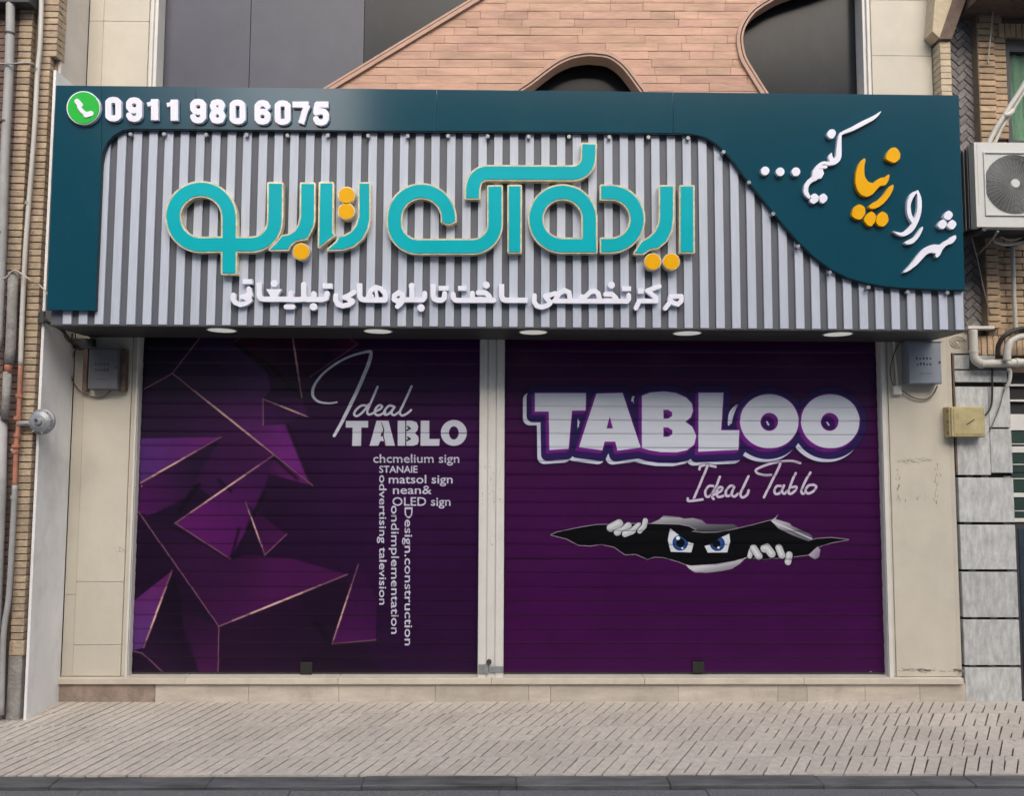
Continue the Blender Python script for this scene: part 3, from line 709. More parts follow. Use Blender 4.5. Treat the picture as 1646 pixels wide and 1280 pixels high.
def print_mat(name, can):
    m = bpy.data.materials.new(name); m.use_nodes = True; n, l = m.node_tree.nodes, m.node_tree.links
    b = n['Principled BSDF']; uv = n.new('ShaderNodeUVMap'); uv.uv_map = 'print'
    it = n.new('ShaderNodeTexImage'); it.image = can.image(name); it.extension = 'EXTEND'
    l.new(uv.outputs[0], it.inputs[0])
    geo = n.new('ShaderNodeNewGeometry'); no = n.new('ShaderNodeTexNoise'); no.inputs['Scale'].default_value = 5; no.inputs['Detail'].default_value = 7
    mp = n.new('ShaderNodeMapping'); mp.inputs['Scale'].default_value = (0.4, 1, 4); l.new(geo.outputs['Position'], mp.inputs[0]); l.new(mp.outputs[0], no.inputs['Vector'])
    mr = n.new('ShaderNodeMapRange'); mr.inputs['To Min'].default_value = 0.24; mr.inputs['To Max'].default_value = 0.42; l.new(no.outputs['Fac'], mr.inputs[0]); l.new(mr.outputs[0], b.inputs['Roughness'])
    ms = n.new('ShaderNodeMapRange'); ms.inputs['To Min'].default_value = 0.92; ms.inputs['To Max'].default_value = 1.08; l.new(no.outputs['Fac'], ms.inputs[0])
    vm = n.new('ShaderNodeVectorMath'); vm.operation = 'SCALE'; l.new(it.outputs['Color'], vm.inputs[0]); l.new(ms.outputs[0], vm.inputs['Scale'])
    l.new(vm.outputs[0], b.inputs['Base Color']); b.inputs['Specular IOR Level'].default_value = 0.26
    return m
def roller_shutter(x0, x1, can, mname, label, pitch=0.1105):
    pm = print_mat(mname, can)
    root = box('roller_shutter', 'dark_metal', shop, x0+0.002, x1-0.002, YS-0.004, YS+0.03, Z_SILL-0.008, Z_SILL+0.012, 0.002)
    root['label'] = label
    prof = [(0.0, -0.0058), (0.025, -0.0092), (0.06, -0.0108), (0.13, -0.0118), (0.25, -0.0113), (0.45, -0.0098), (0.7, -0.0080), (0.9, -0.0066), (1.0, -0.0058)]
    z = Z_SILL+0.012; NX = 14
    while z < Z1S:
        vs, fs, uvs = [], [], []
        dy = random.uniform(-0.0012, 0.0012)
        for j in range(NX+1):
            X = x0+0.002+(x1-x0-0.004)*j/NX; wob = dy+0.0012*math.sin(X*2.3+z*9)
            for t, y in prof: vs.append((X, YS+y+wob, z+t*pitch))
        k = len(prof)
        for j in range(NX):
            for i in range(k-1): fs.append((j*k+i, (j+1)*k+i, (j+1)*k+i+1, j*k+i+1))
        # back skin
        b = len(vs); vs += [(x0+0.002, YS+0.016, z), (x1-0.002, YS+0.016, z), (x1-0.002, YS+0.016, z+pitch), (x0+0.002, YS+0.016, z+pitch)]
        fs.append((b+3, b+2, b+1, b))
        o = meshobj('slat', vs, fs, pm, root, smooth=True)
        uvl = o.data.uv_layers.new(name='print')
        for lp in o.data.loops:
            v = o.data.vertices[lp.vertex_index].co
            uvl.data[lp.index].uv = ((v.x-can.x0)/(can.x1-can.x0), (v.z-can.z0)/(can.z1-can.z0))
        z += pitch
    return root
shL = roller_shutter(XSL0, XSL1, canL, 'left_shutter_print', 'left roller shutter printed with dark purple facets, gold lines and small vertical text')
shR = roller_shutter(XSR0, XSR1, canR, 'right_shutter_print', 'right roller shutter printed with large white TABLOO lettering and angry eyes in a torn hole')
MB().box(PX(1112,1070,YS), PX(1131,1070,YS), YS-0.028, YS-0.012, PZ(1081,Y=YS), PZ(1063,Y=YS)).build('lock', 'black_joint', shR, 0.003)
MB().box(PX(484,1070,YS), PX(503,1070,YS), YS-0.026, YS-0.012, PZ(1084,Y=YS), PZ(1064,Y=YS)).build('lock', 'black_joint', shL, 0.003)
# guide channels and the middle post
def channel(name, x0, x1, parent, ribs):
    mb = MB(); mb.box(x0, x1, 0.012, 0.2, Z_SILL-0.004, Z_SOF+0.04)
    w = (x1-x0)/ribs
    for i in range(ribs): mb.box(x0+i*w+0.004, x0+(i+1)*w-0.004, -0.004+(0.006 if i % 2 else 0), 0.0115, Z_SILL-0.004, Z_SOF+0.04)
    return mb.build(name, 'frame_white', parent)
channel('guide_channel', X_LF0, X_LF1, shop, 1); channel('centre_post', X_M0, X_M1, shop, 3); channel('guide_channel', X_RF0, X_RF1, shop, 1)
box('lock_plate', 'steel', shop, PX(769,1075), PX(785,1075), -0.012, -0.005, PZ(1084), PZ(1068), 0.002)
box('lock_plate', 'steel', shop, PX(785.5,1075), PX(809,1075), -0.014, -0.005, PZ(1081), PZ(1071), 0.002)
MB().tube([(PX(786,1064), -0.004, PZ(1064)), (PX(786,1064), -0.022, PZ(1064))], 0.02, 12).build('padlock', 'dark_metal', shop, smooth=False)
mk = MB()
for i in range(34):
    px_, py_ = random.choice((776, 789, 792, 804))+random.gauss(0, 1.6), random.choice((760, 790, 800, 808, 870))+random.gauss(0, 7)
    X_, Z_ = P(px_, py_); s = random.uniform(0.002, 0.006); mk.box(X_, X_+s, -0.0055, -0.0046, Z_, Z_+random.uniform(0.002, 0.010))
mk.build('scribbles', mat('pencil_scribble', (0.22,0.18,0.16), 0.9, var=0.4, scale=60), shop)
# small wall scuffs on the left pilaster
mk = MB()
for cx_, cy_, n_ in ((192,885,16), (212,782,5)):
    for i in range(n_):
        X_, Z_ = P(cx_+random.gauss(0,5), cy_+random.gauss(0,2.4)); mk.box(X_, X_+random.uniform(.004,.012), -0.0008, -0.0002, Z_, Z_+random.uniform(.003,.009))
mk.build('scuff_marks', bpy.data.materials['pilaster_scuffs'], shop)

# ---------- upper facade
ZT0 = PZ(200)          # behind the sign
XG0, XG1 = PX(252, 70), PX(1388, 70)
zj = [ZT0-0.3, PZ(41), Z_TOP]
for a, b in zip(zj, zj[1:]):
    stonep(XL-0.01, PX(165,70)-0.001, a, b-0.002); stonep(PX(165,70)+0.001, PX(238,70), a, b-0.002)
zj = [ZT0-0.3, PZ(82), PZ(-8), Z_TOP]
for a, b in zip(zj, zj[1:]): stonep(PX(1401,70), PX(1497,70), a, b-0.002)
for a, b, y in ((PX(238,70)+.002, PX(242,70), 0.012), (PX(242,70)+.001, PX(246.5,70), -0.012), (PX(246.5,70)+.001, XG0, 0.008)):
    box('moulding', 'frame_white', shop, a, b, y, 0.139, ZT0-0.3, Z_TOP, 0.002)
for a, b, y in ((XG1, PX(1393,70), 0.008), (PX(1393,70)+.001, PX(1397,70), -0.012), (PX(1397,70)+.001, PX(1401,70)-.001, 0.012)):
    box('moulding', 'frame_white', shop, a, b, y, 0.139, ZT0-0.3, Z_TOP, 0.002)
YG = 0.14
gx = [XG0, PX(402,70,YG), PX(585,70,YG), PX(850,70,YG), PX(1120,70,YG), XG1]
for i, (a, b) in enumerate(zip(gx, gx[1:])):
    box('glass_panel', 'glass_haze' if i < 2 else 'glass_dark', shop, a+0.003, b-0.003, YG, YG+0.02, ZT0-0.3, Z_TOP)
box('panel_backing', 'dark_metal', shop, XG0, XG1, YG+0.021, 0.3, ZT0-0.3, Z_TOP)
# curved stone cladding: rows of long thin stones clipped to the shape
YC = -0.03
Ldiag = [(430,204),(535,140),(650,70),(765,0),(860,-58)]
arch = [(770,200),(826,147),(850,130),(872,113),(893,98),(914,88),(930,84),(946,82),(963,83),(978.5,85.4),(993,93),(1006,104),(1018,119),(1029,134),(1038.5,147),(1075,200)]
Rcur = [(1262,200),(1225.5,147.7),(1205,115),(1196,100),(1191,88),(1188,74),(1187,60),(1189,48),(1193,37),(1200,25),(1209,14),(1219,6),(1232,-2),(1262,-18),(1330,-40),(1380,-58)]
def xat(curve, y, lo=True):
    c_ = []
    for (x0, y0), (x1, y1) in zip(curve, curve[1:]):
        if (y0-y)*(y1-y) <= 0 and y0 != y1: c_.append(x0+(x1-x0)*(y-y0)/(y1-y0))
    return c_
def intervals(y):
    l = xat(Ldiag, y); r = xat(Rcur, y); l = l[0] if l else 860; r = min(r) if r else 1380
    a = sorted(xat(arch, y))
    return ([(l, a[0]), (a[-1], r)] if len(a) >= 2 else [(l, r)])
rowh = 12.9; y = 198.0; r = 0
NS = 0
while y > -56:
    yt = y-rowh
    ib, it_ = intervals(y), intervals(yt)
    if len(ib) != len(it_):
        # arch crown lies within this row: take the split lower edge and the whole upper edge
        am = (arch[7][0])
        it_ = [(it_[0][0], am-2), (am+2, it_[0][1])] if len(ib) == 2 else it_
    for (b0, b1), (t0, t1) in zip(ib, it_):
        cuts = []; x = min(b0, t0)-random.uniform(0, 70)
        while x < max(b1, t1):
            x += random.choice((38, 52, 66, 84, 108, 130)); cuts.append(x)
        prev = min(b0, t0)-1
        for cx in cuts:
            nx = min(cx, max(b1, t1)+1)
            def cl(v, lo, hi): return max(lo, min(hi, v))
            qa = (cl(prev, b0, b1), y-0.2); qb = (cl(nx, b0, b1), y-0.2); qc = (cl(nx, t0, t1), yt+0.2); qd = (cl(prev, t0, t1), yt+0.2)
            if max(qb[0]-qa[0], qc[0]-qd[0]) > 3:
                j = random.uniform(-0.003, 0.003)
                pts = [P(*p_, YC) for p_ in (qa, qb, qc, qd)]
                pts = [(pts[0][0]+.0008, pts[0][1]), (pts[1][0]-.0008, pts[1][1]), (pts[2][0]-.0008, pts[2][1]), (pts[3][0]+.0008, pts[3][1])]
                pts2 = []
                for p_ in pts:
                    if not pts2 or (abs(p_[0]-pts2[-1][0])+abs(p_[1]-pts2[-1][1])) > 0.003: pts2.append(p_)
                if len(pts2) >= 3:
                    MB().prism(pts2, YC+j, YC+0.10).build('stone_strip', 'cladding', shop, 0.0018); NS += 1
            prev = nx
    y = yt
# mortar bed behind the strips, following the same outline
bed = []
ys_ = [200-4*i for i in range(65)]
for y0_, y1_ in zip(ys_, ys_[1:]):
    a_, b_ = intervals(y0_), intervals(y1_)
    if len(a_) == len(b_):
        for (p0, p1), (q0, q1) in zip(a_, b_): bed.append([(p0+2, y0_), (p1-2, y0_), (q1-2, y1_-.02), (q0+2, y1_-.02)])
    else: bed.append([(b_[0][0]+2, y1_+4), (b_[0][1]-2, y1_+4), (b_[0][1]-2, y1_), (b_[0][0]+2, y1_)])
union_prism('cladding_bed', mat('cladding_mortar', (0.34,0.215,0.155), 0.95, var=0.2, scale=20), shop, bed, YC+0.012, 0.14)
for cv in (Ldiag, arch, Rcur):
    q = smooth_path(cv, 4)
    union_prism('trim_moulding', 'cladtrim', shop, stroke([(a, b) for a, b in q], 5.5), YC-0.022, 0.155)
    sgn = 1
    off = [(a, b) for a, b in q]
    # slimmer inner bead, set back
    n_ = len(off); inn = []
    for i in range(n_):
        dx, dy = off[min(i+1,n_-1)][0]-off[max(i-1,0)][0], off[min(i+1,n_-1)][1]-off[max(i-1,0)][1]; L = math.hypot(dx, dy) or 1
        k_ = -6 if cv is Ldiag else (6 if cv is arch else 6)
        if cv is Ldiag: k_ = -5.5
        inn.append((off[i][0]-dy/L*k_*1.0, off[i][1]+dx/L*k_*1.0))
    union_prism('trim_bead', 'cladtrim', shop, stroke(inn, 3.2), YC-0.012, 0.145)
# parapet continuing the building above the frame
box('wall', 'beige_side', shop, XL, XR, 0.0, 5.0, Z_TOP+0.001, Z_TOP+0.6)

# ================================================================== shop sign
YF = -0.56
sign = thing('shop_sign', (0, YF, PZ(526, Y=YF)), 'long teal and grey striped sign with turquoise and white raised lettering over the shutters', 'sign')
SXL0, SXR0 = PX(88, 330, YF), PX(1547, 330, YF)
ZB = PZ(526, Y=YF); ZT = PZ(147, Y=YF)
box('sign_box', 'soffit', sign, SXL0, SXR0, YF+0.032, -0.002, ZB+0.004, ZT-0.02)
box('backing_panel', 'slat_back', sign, SXL0+0.002, SXR0-0.002, YF+0.016, YF+0.0315, ZB+0.002, ZT-0.015)
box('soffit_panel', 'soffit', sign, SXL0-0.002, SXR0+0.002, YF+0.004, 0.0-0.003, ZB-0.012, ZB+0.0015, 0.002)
# slats
pxs = 129.0; pitch = 25.63
SL = []
xs_ = 107.5
while xs_ < 1553: SL.append(xs_); xs_ += pitch
sl_me = None
for s_ in SL:
    X_ = PX(s_, 516, YF); wv = 13.8*(CAM_D+YF)/F_PX
    o = box('slat', 'slat', sign, X_-wv/2, X_+wv/2, YF+random.uniform(-.0006,.0006), YF+0.0155, ZB+0.0016, ZT-0.03, 0.0015)
# teal overlay panels
YP = YF-0.035
curve = [(1551,466),(1500,465),(1450,462.5),(1418,459.5),(1390,454),(1362,446),(1336,433),(1310,414),(1283,388),(1263,365),(1243,341),(1222,315),(1200,288),(1181,262),(1163,241),(1150,230),(1135,221),(1118,216),(1098,214)]
outline = [(90,137)] + [(1541,153)] + curve + [(900,211.5),(600,209.5),(212,206.5),(197,209),(183,217),(172,229),(166,243),(163,260),(153,499.5),(75,498)]
cutx = [60, 163.5, 315, 702, 1082, 1600]
for a, b in zip(cutx, cutx[1:]):
    pl = clip_poly(clip_poly(outline, -1, 0, -(a+0.35)), 1, 0, b-0.35)
    if a == 60:  # left leg keeps its full slanted width
        pl = [(90,137),(163.2,137.9),(163.2,258),(153,499.5),(75,498)]
    if a == 163.5: pl = clip_poly([p for p in outline if True], -1, 0, -163.8); pl = clip_poly(pl, 1, 0, 314.6)
    union_prism('sign_panel', 'teal_panel', sign, [pl], YP, 0.006, 'panel_edge')
union_prism('panel_rim', 'panel_edge', sign, stroke([(153,499),(163,262),(166.5,244),(172.5,230),(183.5,218),(197.5,210),(212,207.5),(600,210.5),(900,212.5),(1098,215)]+[(a-0.7,b+0.7) for a, b in curve[::-1][1:]], 2.2), YP+0.0062, 0.026)
union_prism('panel_rim', 'panel_edge', sign, [[(75.5,496),(153,497.5),(153,499.5),(75.5,498)]], YP+0.0062, 0.026)
# standoff studs along the curved edge
for px_, py_ in [(208,212),(262,212),(330,213),(395,213),(461,214),(526,214),(591,214.5),(655,215),(720,215),(784,215.5),(850,216),(915,216),(980,216.5),(1043,217),(1107,218),(1163,244),(1204,293),(1243,343.5),(1283,396),(1334,438),(1396,462),(1461,467),(1525,468)]:
    top = px_ < 1120 or px_ > 1400
    X_, Z_ = P(px_, py_+(2.0 if top else 0), YP-0.01)
    MB().tube([(X_, YF-0.002, Z_), (X_, YP+(0.004 if top else -0.012), Z_)], 0.0145, 12).build('standoff_stud', 'stud', sign, 0.0)
# downlights in the soffit
for px_ in (362, 609, 857, 1105, 1350):
    g_ = G(px_, 531.8+px_*0.0028, ZB-0.012)
    mb = MB().tube([(g_.x, -0.42, ZB-0.0125), (g_.x, -0.42, ZB-0.016)], 0.108, 28)
    o = mb.build('downlight', 'frame_white', sign)
    MB().tube([(g_.x, -0.42, ZB-0.0165), (g_.x, -0.42, ZB-0.018)], 0.098, 28).build('diffuser', 'lamp', o)
YLf = YF-0.055
def channel_letter(polys, face='teal_face', rim=2.6, name='letter', yf=YLf):
    b = union_prism(name, 'gold', sign, grow(polys, rim), yf, YF-0.0008-yf)
    union_prism('letter_face', face, b, polys, yf-0.004, 0.0035)
    return b
c3 = K(250, 220, 4.266); c4 = K(600, 220, 4.266); c5 = K(840, 220, 4.267)
w = 20.8
# left word
channel_letter(stroke(c3([(503,935),(505,550)]+arc(311,550,193,0,-180,30)+arc(311,550,190,180,90,14)+[(400,738),(640,738)]+arc(655,575,163,90,0,16)+[(820,540),(821,320)]), w), rim=2.8)
channel_letter([c3([(1000,322),(1086,322),(1086,560),(1078,610),(1060,650),(1035,695),(995,700),(955,712),(925,738),(908,770),(785,772),(835,725),(870,682),(915,675),(955,650),(985,605),(998,550)])])
channel_letter([c3([(1130,318),(1212,318),(1210,655),(1222,672),(1122,752)])])
channel_letter([c3([(1398,320),(1465,320),(1465,560),(1450,630),(1415,695),(1360,745),(1290,768),(1185,772),(1245,720),(1262,688),(1300,680),(1345,655),(1382,605),(1400,540)])])
# right words
channel_letter(stroke(c4([(517,579)]+arc(331,557,186,-2,-180,30)+[(145,600)]+arc(308,590,163,180,90,14)+[(680,752)]+arc(680,597,155,90,0,14)+[(835,560),(835,340)]), w))
channel_letter([c4([(930,338),(1010,338),(1008,788),(930,788)])])
channel_letter(stroke([(600+680/4.266,220+418/4.266),(600+682/4.266,220+345/4.266)]+[(a,b) for a,b in c4(arc(782,343,97,180,270,12))]+[(a,b) for a,b in c5(arc(345,140,108,90,5,12))]+[c5([(456,50)])[0]], w))
channel_letter(stroke(c5([(459,788),(459,562)]+arc(275,562,184,0,-180,30)+arc(275,562,183,180,90,16)+[(505,745)]), w))
channel_letter(stroke(c5([(540,380),(605,380)]+arc(605,562,182,-90,90,30)+[(540,744)]), w))
channel_letter([c5([(945,340),(1032,340),(1032,560),(1020,640),(985,710),(930,756),(870,768),(830,797),(770,797),(822,718),(868,695),(912,652),(938,600),(945,545)])])
channel_letter([c5([(1085,340),(1170,340),(1172,788),(1085,788)])])
for k_, x_, y_ in ((c3,1310,400),(c3,1308,510),(c3,998,787),(c5,893,856),(c5,1021,856)):
    p_ = k_([(x_, y_)])[0]; channel_letter([disc(p_[0], p_[1], 12.4, 28)], 'yellow_face', 1.6, 'dot', YLf-0.004)
# white second line (each connected piece its own raised letter group)
YW = YF-0.036
def white(polys, name='letter', yf=YW, m='white_letter', back=None):
    return union_prism(name, m, sign, polys, yf, (YF-0.0008 if back is None else back)-yf)
s1, s2, s3 = K(360,430,6.33), K(600,430,6.33), K(840,430,5.879)
def ST(k, *ps, w=8.0, cap='round'):
    out = []
    for p in ps: out += stroke(k(p), w, cap)
    return out
def bar(k, a, b, w=7.4): return stroke(k([a, b]), w, 'butt')
white(ST(s1, [(95,278),(90,320),(112,358),(165,378),(220,366),(262,335),(255,310)], [(180,298),(225,290),(255,262),(252,215)], [(252,225),(268,280)], [(200,300),(262,330)], w=7.4))
white(bar(s1,(188,143),(288,143),8), 'dot')
white(ST(s1, [(358,185),(358,285),(375,315),(410,322),(660,322)], w=8.4)+[s1([(330,155),(386,155),(386,200),(330,200)])]+[s1([(428,220),(588,220),(545,290),(600,300),(600,340),(420,340),(470,288)])]
      +ST(s1, [(680,262),(680,322)], [(640,322),(760,326),(810,320),(860,326),(905,322),(960,326),(1000,325),(1040,312),(1048,262)], [(810,172),(810,320)], [(912,265),(912,320)], w=8.2))
white([disc(*s1([(510,162)])[0], 5.6)], 'dot'); white([disc(*s1([(910,400)])[0], 6.0)], 'dot'); white(ST(s1,[(632,400),(700,400)],w=8), 'dot'); white(bar(s1,(1004,187),(1102,187),8), 'dot')
white(ST(s1, [(1138,285),(1135,330),(1158,376),(1210,390),(1268,378),(1305,352),(1300,335)], [(1225,303),(1270,285),(1322,252)], [(1240,300),(1305,345)], w=8))
white(ST(s1, [(1378,185),(1378,290),(1395,318),(1425,328),(1640,330)], w=8.4)+[s1([(1350,160),(1404,160),(1404,200),(1350,200)])]
      +stroke([(591,479),(596,467),(604,461.5),(612,464),(619,472),(620,480),(612,482)], 7.6, 'round')+stroke([(604,462),(606,482)], 5, 'round')+stroke([(598,474),(600,480)], 4, 'round'))
white(ST(s2, [(258,255),(215,285),(212,325),(250,345),(295,325),(300,285),(258,255)], [(300,335),(275,370),(245,395)], [(310,328),(500,328),(522,305),(522,262)], [(392,180),(392,328)], w=8)+[s2([(362,168),(420,168),(420,200),(362,200)])])
white([disc(*s2([(485,410)])[0], 6.0)], 'dot')
white(ST(s2, [(610,190),(610,290),(622,320),(650,332),(695,332),(722,312),(726,265)], w=8.2)+[s2([(584,168),(636,168),(636,200),(584,200)])]); white(bar(s2,(664,210),(768,210)), 'dot')
white(ST(s2, [(812,272),(814,305),(830,328),(860,334),(1225,334)], [(1008,262),(1008,330)], [(1068,255),(1140,256),(1175,285),(1195,325)], [(1030,330),(1100,320)], w=8)+[s2([(1020,300),(1180,300),(1200,340),(1020,340)])]); white(bar(s2,(862,210),(950,210)), 'dot')
white([disc(*s2([(1150,178)])[0], 5.6)], 'dot')
white(ST(s2, [(1306,190),(1306,290),(1320,322),(1350,333),(1570,333)], w=8.4, cap='butt')+[s2([(1278,168),(1332,168),(1332,200),(1278,200)])])
white(ST(s3, [(112,265),(110,325),(135,362),(180,376),(235,358),(262,335)], [(215,268),(262,258),(310,245)], [(215,275),(262,328)], [(300,315),(990,318)], [(310,305),(345,245),(395,215),(440,235),(450,300)],
      [(550,290),(600,270),(640,230),(685,220),(715,245),(728,300)], [(560,275),(560,310)], [(785,252),(845,252),(880,285),(890,315)], [(985,320),(1003,300),(1003,262)], w=7.6)+[s3([(765,290),(900,290),(900,330),(765,330)])])
white(bar(s3,(940,200),(1026,200),7.4), 'dot'); white([disc(*s3([(840,165)])[0], 5.6)], 'dot')
white(ST(s3, [(1292,178),(1180,218),(1262,285),(1262,316),(1105,316),(1072,382)], w=7.4)); white(bar(s3,(1088,222),(1144,222),8), 'dot')
white(ST(s3, [(1400,272),(1502,272),(1502,315),(1470,348),(1425,335),(1392,300)], [(1400,272),(1392,330),(1350,385)], w=7.4))
# phone symbol and number on the teal band
YN = YP-0.028
def onp(polys, m='white_letter', name='letter', yf=YN): return union_prism(name, m, sign, polys, yf, YP-0.0005-yf)
ic = union_prism('phone_symbol', 'white_letter', sign, [disc(134, 173, 27, 40)], YN, YP-0.0005-YN)
union_prism('symbol_face', 'green_face', ic, [disc(134, 173, 25.4, 40)], YN-0.004, 0.0035)
kk = K(0, 0, 4.57)
union_prism('handset', 'white_letter', ic, stroke(kk([(572,748),(585,790),(615,825),(655,840)]), 6.2, 'round', 4)+stroke(kk([(565,742),(590,770)]), 8.2, 'round')+stroke(kk([(630,842),(668,832)]), 8.2, 'round'), YN-0.010, 0.0058)
DG = {   # skeletons in a unit cell, y down, x 0..1, y 0..1.42
 '0': [[(0.27,0.30),(0.27,1.12),(0.36,1.22),(0.50,1.25),(0.64,1.22),(0.73,1.12),(0.73,0.30),(0.64,0.20),(0.50,0.17),(0.36,0.20),(0.27,0.30)]],
 '9': [[(0.73,0.62),(0.73,0.32),(0.64,0.20),(0.50,0.17),(0.36,0.20),(0.27,0.32),(0.27,0.58),(0.36,0.72),(0.50,0.75),(0.64,0.72),(0.73,0.60)],[(0.73,0.5),(0.73,1.08),(0.62,1.22),(0.48,1.25),(0.34,1.20),(0.27,1.04)]],
 '6': [[(0.27,0.80),(0.27,1.10),(0.36,1.22),(0.50,1.25),(0.64,1.22),(0.73,1.10),(0.73,0.84),(0.64,0.70),(0.50,0.67),(0.36,0.70),(0.27,0.82)],[(0.27,0.92),(0.27,0.34),(0.38,0.20),(0.52,0.17),(0.66,0.22),(0.73,0.38)]],
 '8': [[(0.50,0.17),(0.34,0.22),(0.29,0.38),(0.34,0.56),(0.50,0.66),(0.66,0.56),(0.71,0.38),(0.66,0.22),(0.50,0.17)],[(0.50,0.66),(0.33,0.78),(0.27,0.98),(0.34,1.20),(0.50,1.25),(0.66,1.20),(0.73,0.98),(0.67,0.78),(0.50,0.66)]],
 '1': [[(0.58,0.10),(0.58,1.32)],[(0.24,0.42),(0.42,0.36),(0.54,0.16)]],
 '7': [[(0.06,0.22),(0.80,0.22)],[(0.76,0.24),(0.62,0.62),(0.46,1.32)]],
 '5': [[(0.84,0.20),(0.30,0.20)],[(0.33,0.20),(0.27,0.66),(0.48,0.58),(0.66,0.64),(0.73,0.78),(0.73,1.04),(0.64,1.21),(0.48,1.25),(0.34,1.20),(0.27,1.04)]]}
DP = [('0',307,57),('9',432,60),('1',545,60),('1',663,63),('9',817,69),('8',933,71),('0',1054,74),('6',1204,76),('0',1325,78),('7',1442,80),('5',1556,82)]
for ch, cx_, ty in DP:
    px0 = 100+cx_/3.741-13.9; py0 = 140+ty/3.741; sc = 27.8
    polys = []
    for i_, sk in enumerate(DG[ch]):
        rnd = ch not in '17' and not (ch == '5' and i_ == 0)
        polys += stroke([(px0+((a-.5)*1.26+.5)*sc, py0+b*sc) for a, b in sk], 9.6 if ch != '1' else (11.8 if i_ == 0 else 6.5), 'round' if rnd else 'butt')
    onp(polys)
# calligraphic slogan on the right
k9 = K(1200, 160, 4.0)
YQ = YP-0.030
def chaikin(p, n=2):
    for _ in range(n):
        q = []
        for (ax, ay), (bx, by) in zip(p, p[1:]+p[:1]): q += [(ax*.8+bx*.2, ay*.8+by*.2), (ax*.2+bx*.8, ay*.2+by*.8)]
        p = q
    return p
def cal(polys, m='white_letter', name='letter'):
    if len(polys) == 1 and len(polys[0]) > 4: polys = [chaikin([tuple(q) for q in polys[0]], 3 if name == 'dot' else 2)]
    return onp(polys, m, name, YQ)
for x_, y_ in ((120,457),(217,463),(318,463)): cal([disc(*k9([(x_, y_)])[0], 6.9)], name='dot')
cal(stroke(k9([(865,75,4),(822,112,22),(750,150,28),(680,187,26),(620,212,18),(600,232,16)]), 5, 'butt', 4)
    + stroke(k9([(606,215,14),(598,260,26),(594,330,34),(590,372,36),(568,398,34),(530,410,24),(492,406,18),(464,428,26),(438,462,26)]), 5, 'round', 4)
    + stroke(k9([(547,343,5),(540,368,28),(556,398,32)]), 5, 'round', 3) + [k9([(452,445),(490,445),(498,475),(482,505),(445,512),(420,500),(425,468)])]
    + stroke(k9([(478,432),(510,432)]), 5, 'round')
    + stroke(k9([(446,500,36),(412,520,30),(388,550,28),(382,590,30),(396,618,24),(414,636,8)]), 5, 'butt', 4))
cal([k9([(515,227),(532,192),(562,188),(578,212),(562,246),(541,252)])], name='dot')
cal([k9([(405,655),(412,615),(440,600),(466,622),(462,652),(432,672)])], name='dot'); cal([k9([(468,652),(470,615),(498,600),(522,625),(518,648),(490,670)])], name='dot')
cal([k9([(893,380),(905,340),(930,308),(965,308),(990,345),(986,382),(952,408),(922,396)])], 'yellow_face', 'dot')
cal([k9([(758,375),(767,385),(757,430),(758,490),(780,527),(812,538),(838,515),(868,500),(892,500),(905,484),(920,480),(917,510),(897,550),(862,552),(835,580),(810,610),(775,625),(740,614),(712,582),(700,530),(703,470),(720,420),(740,388)])], 'yellow_face')
cal([k9([(945,543),(947,565),(925,615),(885,665),(840,697),(800,702),(783,688),(810,663),(850,643),(885,608),(915,560)])], 'yellow_face')
cal([k9([(673,745),(690,690),(725,670),(762,690),(765,735),(735,772),(705,768)])], 'yellow_face', 'dot')
cal([k9([(752,770),(780,730),(805,716),(834,742),(828,788),(800,818),(770,800)])], 'yellow_face', 'dot'); cal([k9([(838,750),(870,716),(905,733),(916,780),(885,817),(850,812),(832,788)])], 'yellow_face', 'dot')
cal(stroke(k9([(1098,592,12),(1068,612,26),(1045,670,24),(1050,740,26),(1078,792,24)]), 5, 'round', 4)+stroke(k9([(1100,586,10),(1112,640,26),(1110,720,28),(1085,790,32),(1050,840,34),(1000,866,24),(945,848,4)]), 5, 'round', 4))
cal([k9([(1132,812),(1136,830),(1110,885),(1070,927),(1030,932),(1013,918),(1045,900),(1080,883),(1105,848)])])
for x_, y_ in ((1297,742),(1259,800),(1320,802)):
    cal([k9([(x_-32,y_+12),(x_-18,y_-14),(x_+2,y_-32),(x_+26,y_-16),(x_+31,y_+4),(x_+10,y_+33),(x_-12,y_+28)])], name='dot')
cal([k9([(1346,870),(1350,892),(1325,925),(1290,934),(1262,960),(1245,1000),(1225,1018),(1213,1006),(1220,990),(1182,982),(1150,1002),(1100,1060),(1040,1105),(1003,1116),(1060,1056),(1110,988),(1150,948),(1200,930),(1248,934),(1272,910),(1300,898),(1322,878)])])

# ================================================================== left neighbour
YN0 = -0.42
XN = PX(42, 1150, YN0)
nb = thing('brick_building', (XN-0.6, YN0, 0), 'sandy brick building at far left with white painted side wall beside the shop', 'building')
ZSW = PZ(340, 75, YN0)
NZT = PZ(-70)
XNi = PX(20, 700, YN0)
box('wall', 'mortar_y', nb, XN-3.0, XN-0.02, YN0+0.05, 5.0, -0.1, NZT)
# side face: painted white low down, beige above
box('side_render', 'white_wall', nb, XN-0.0195, XN, YN0+0.002, 0.0, -0.05, PZ(112, 85, YN0))
box('side_render', 'beige_side', nb, XN-0.0195, XN-0.001, YN0+0.06, 0.0, PZ(112, 85, YN0)+0.001, NZT)
def nx(px, y): return PX(px, y, YN0)
# columns of bricks on the front: right column, then dark slot, then left column
xr0, xr1 = nx(21.5, 850), nx(49, 850)
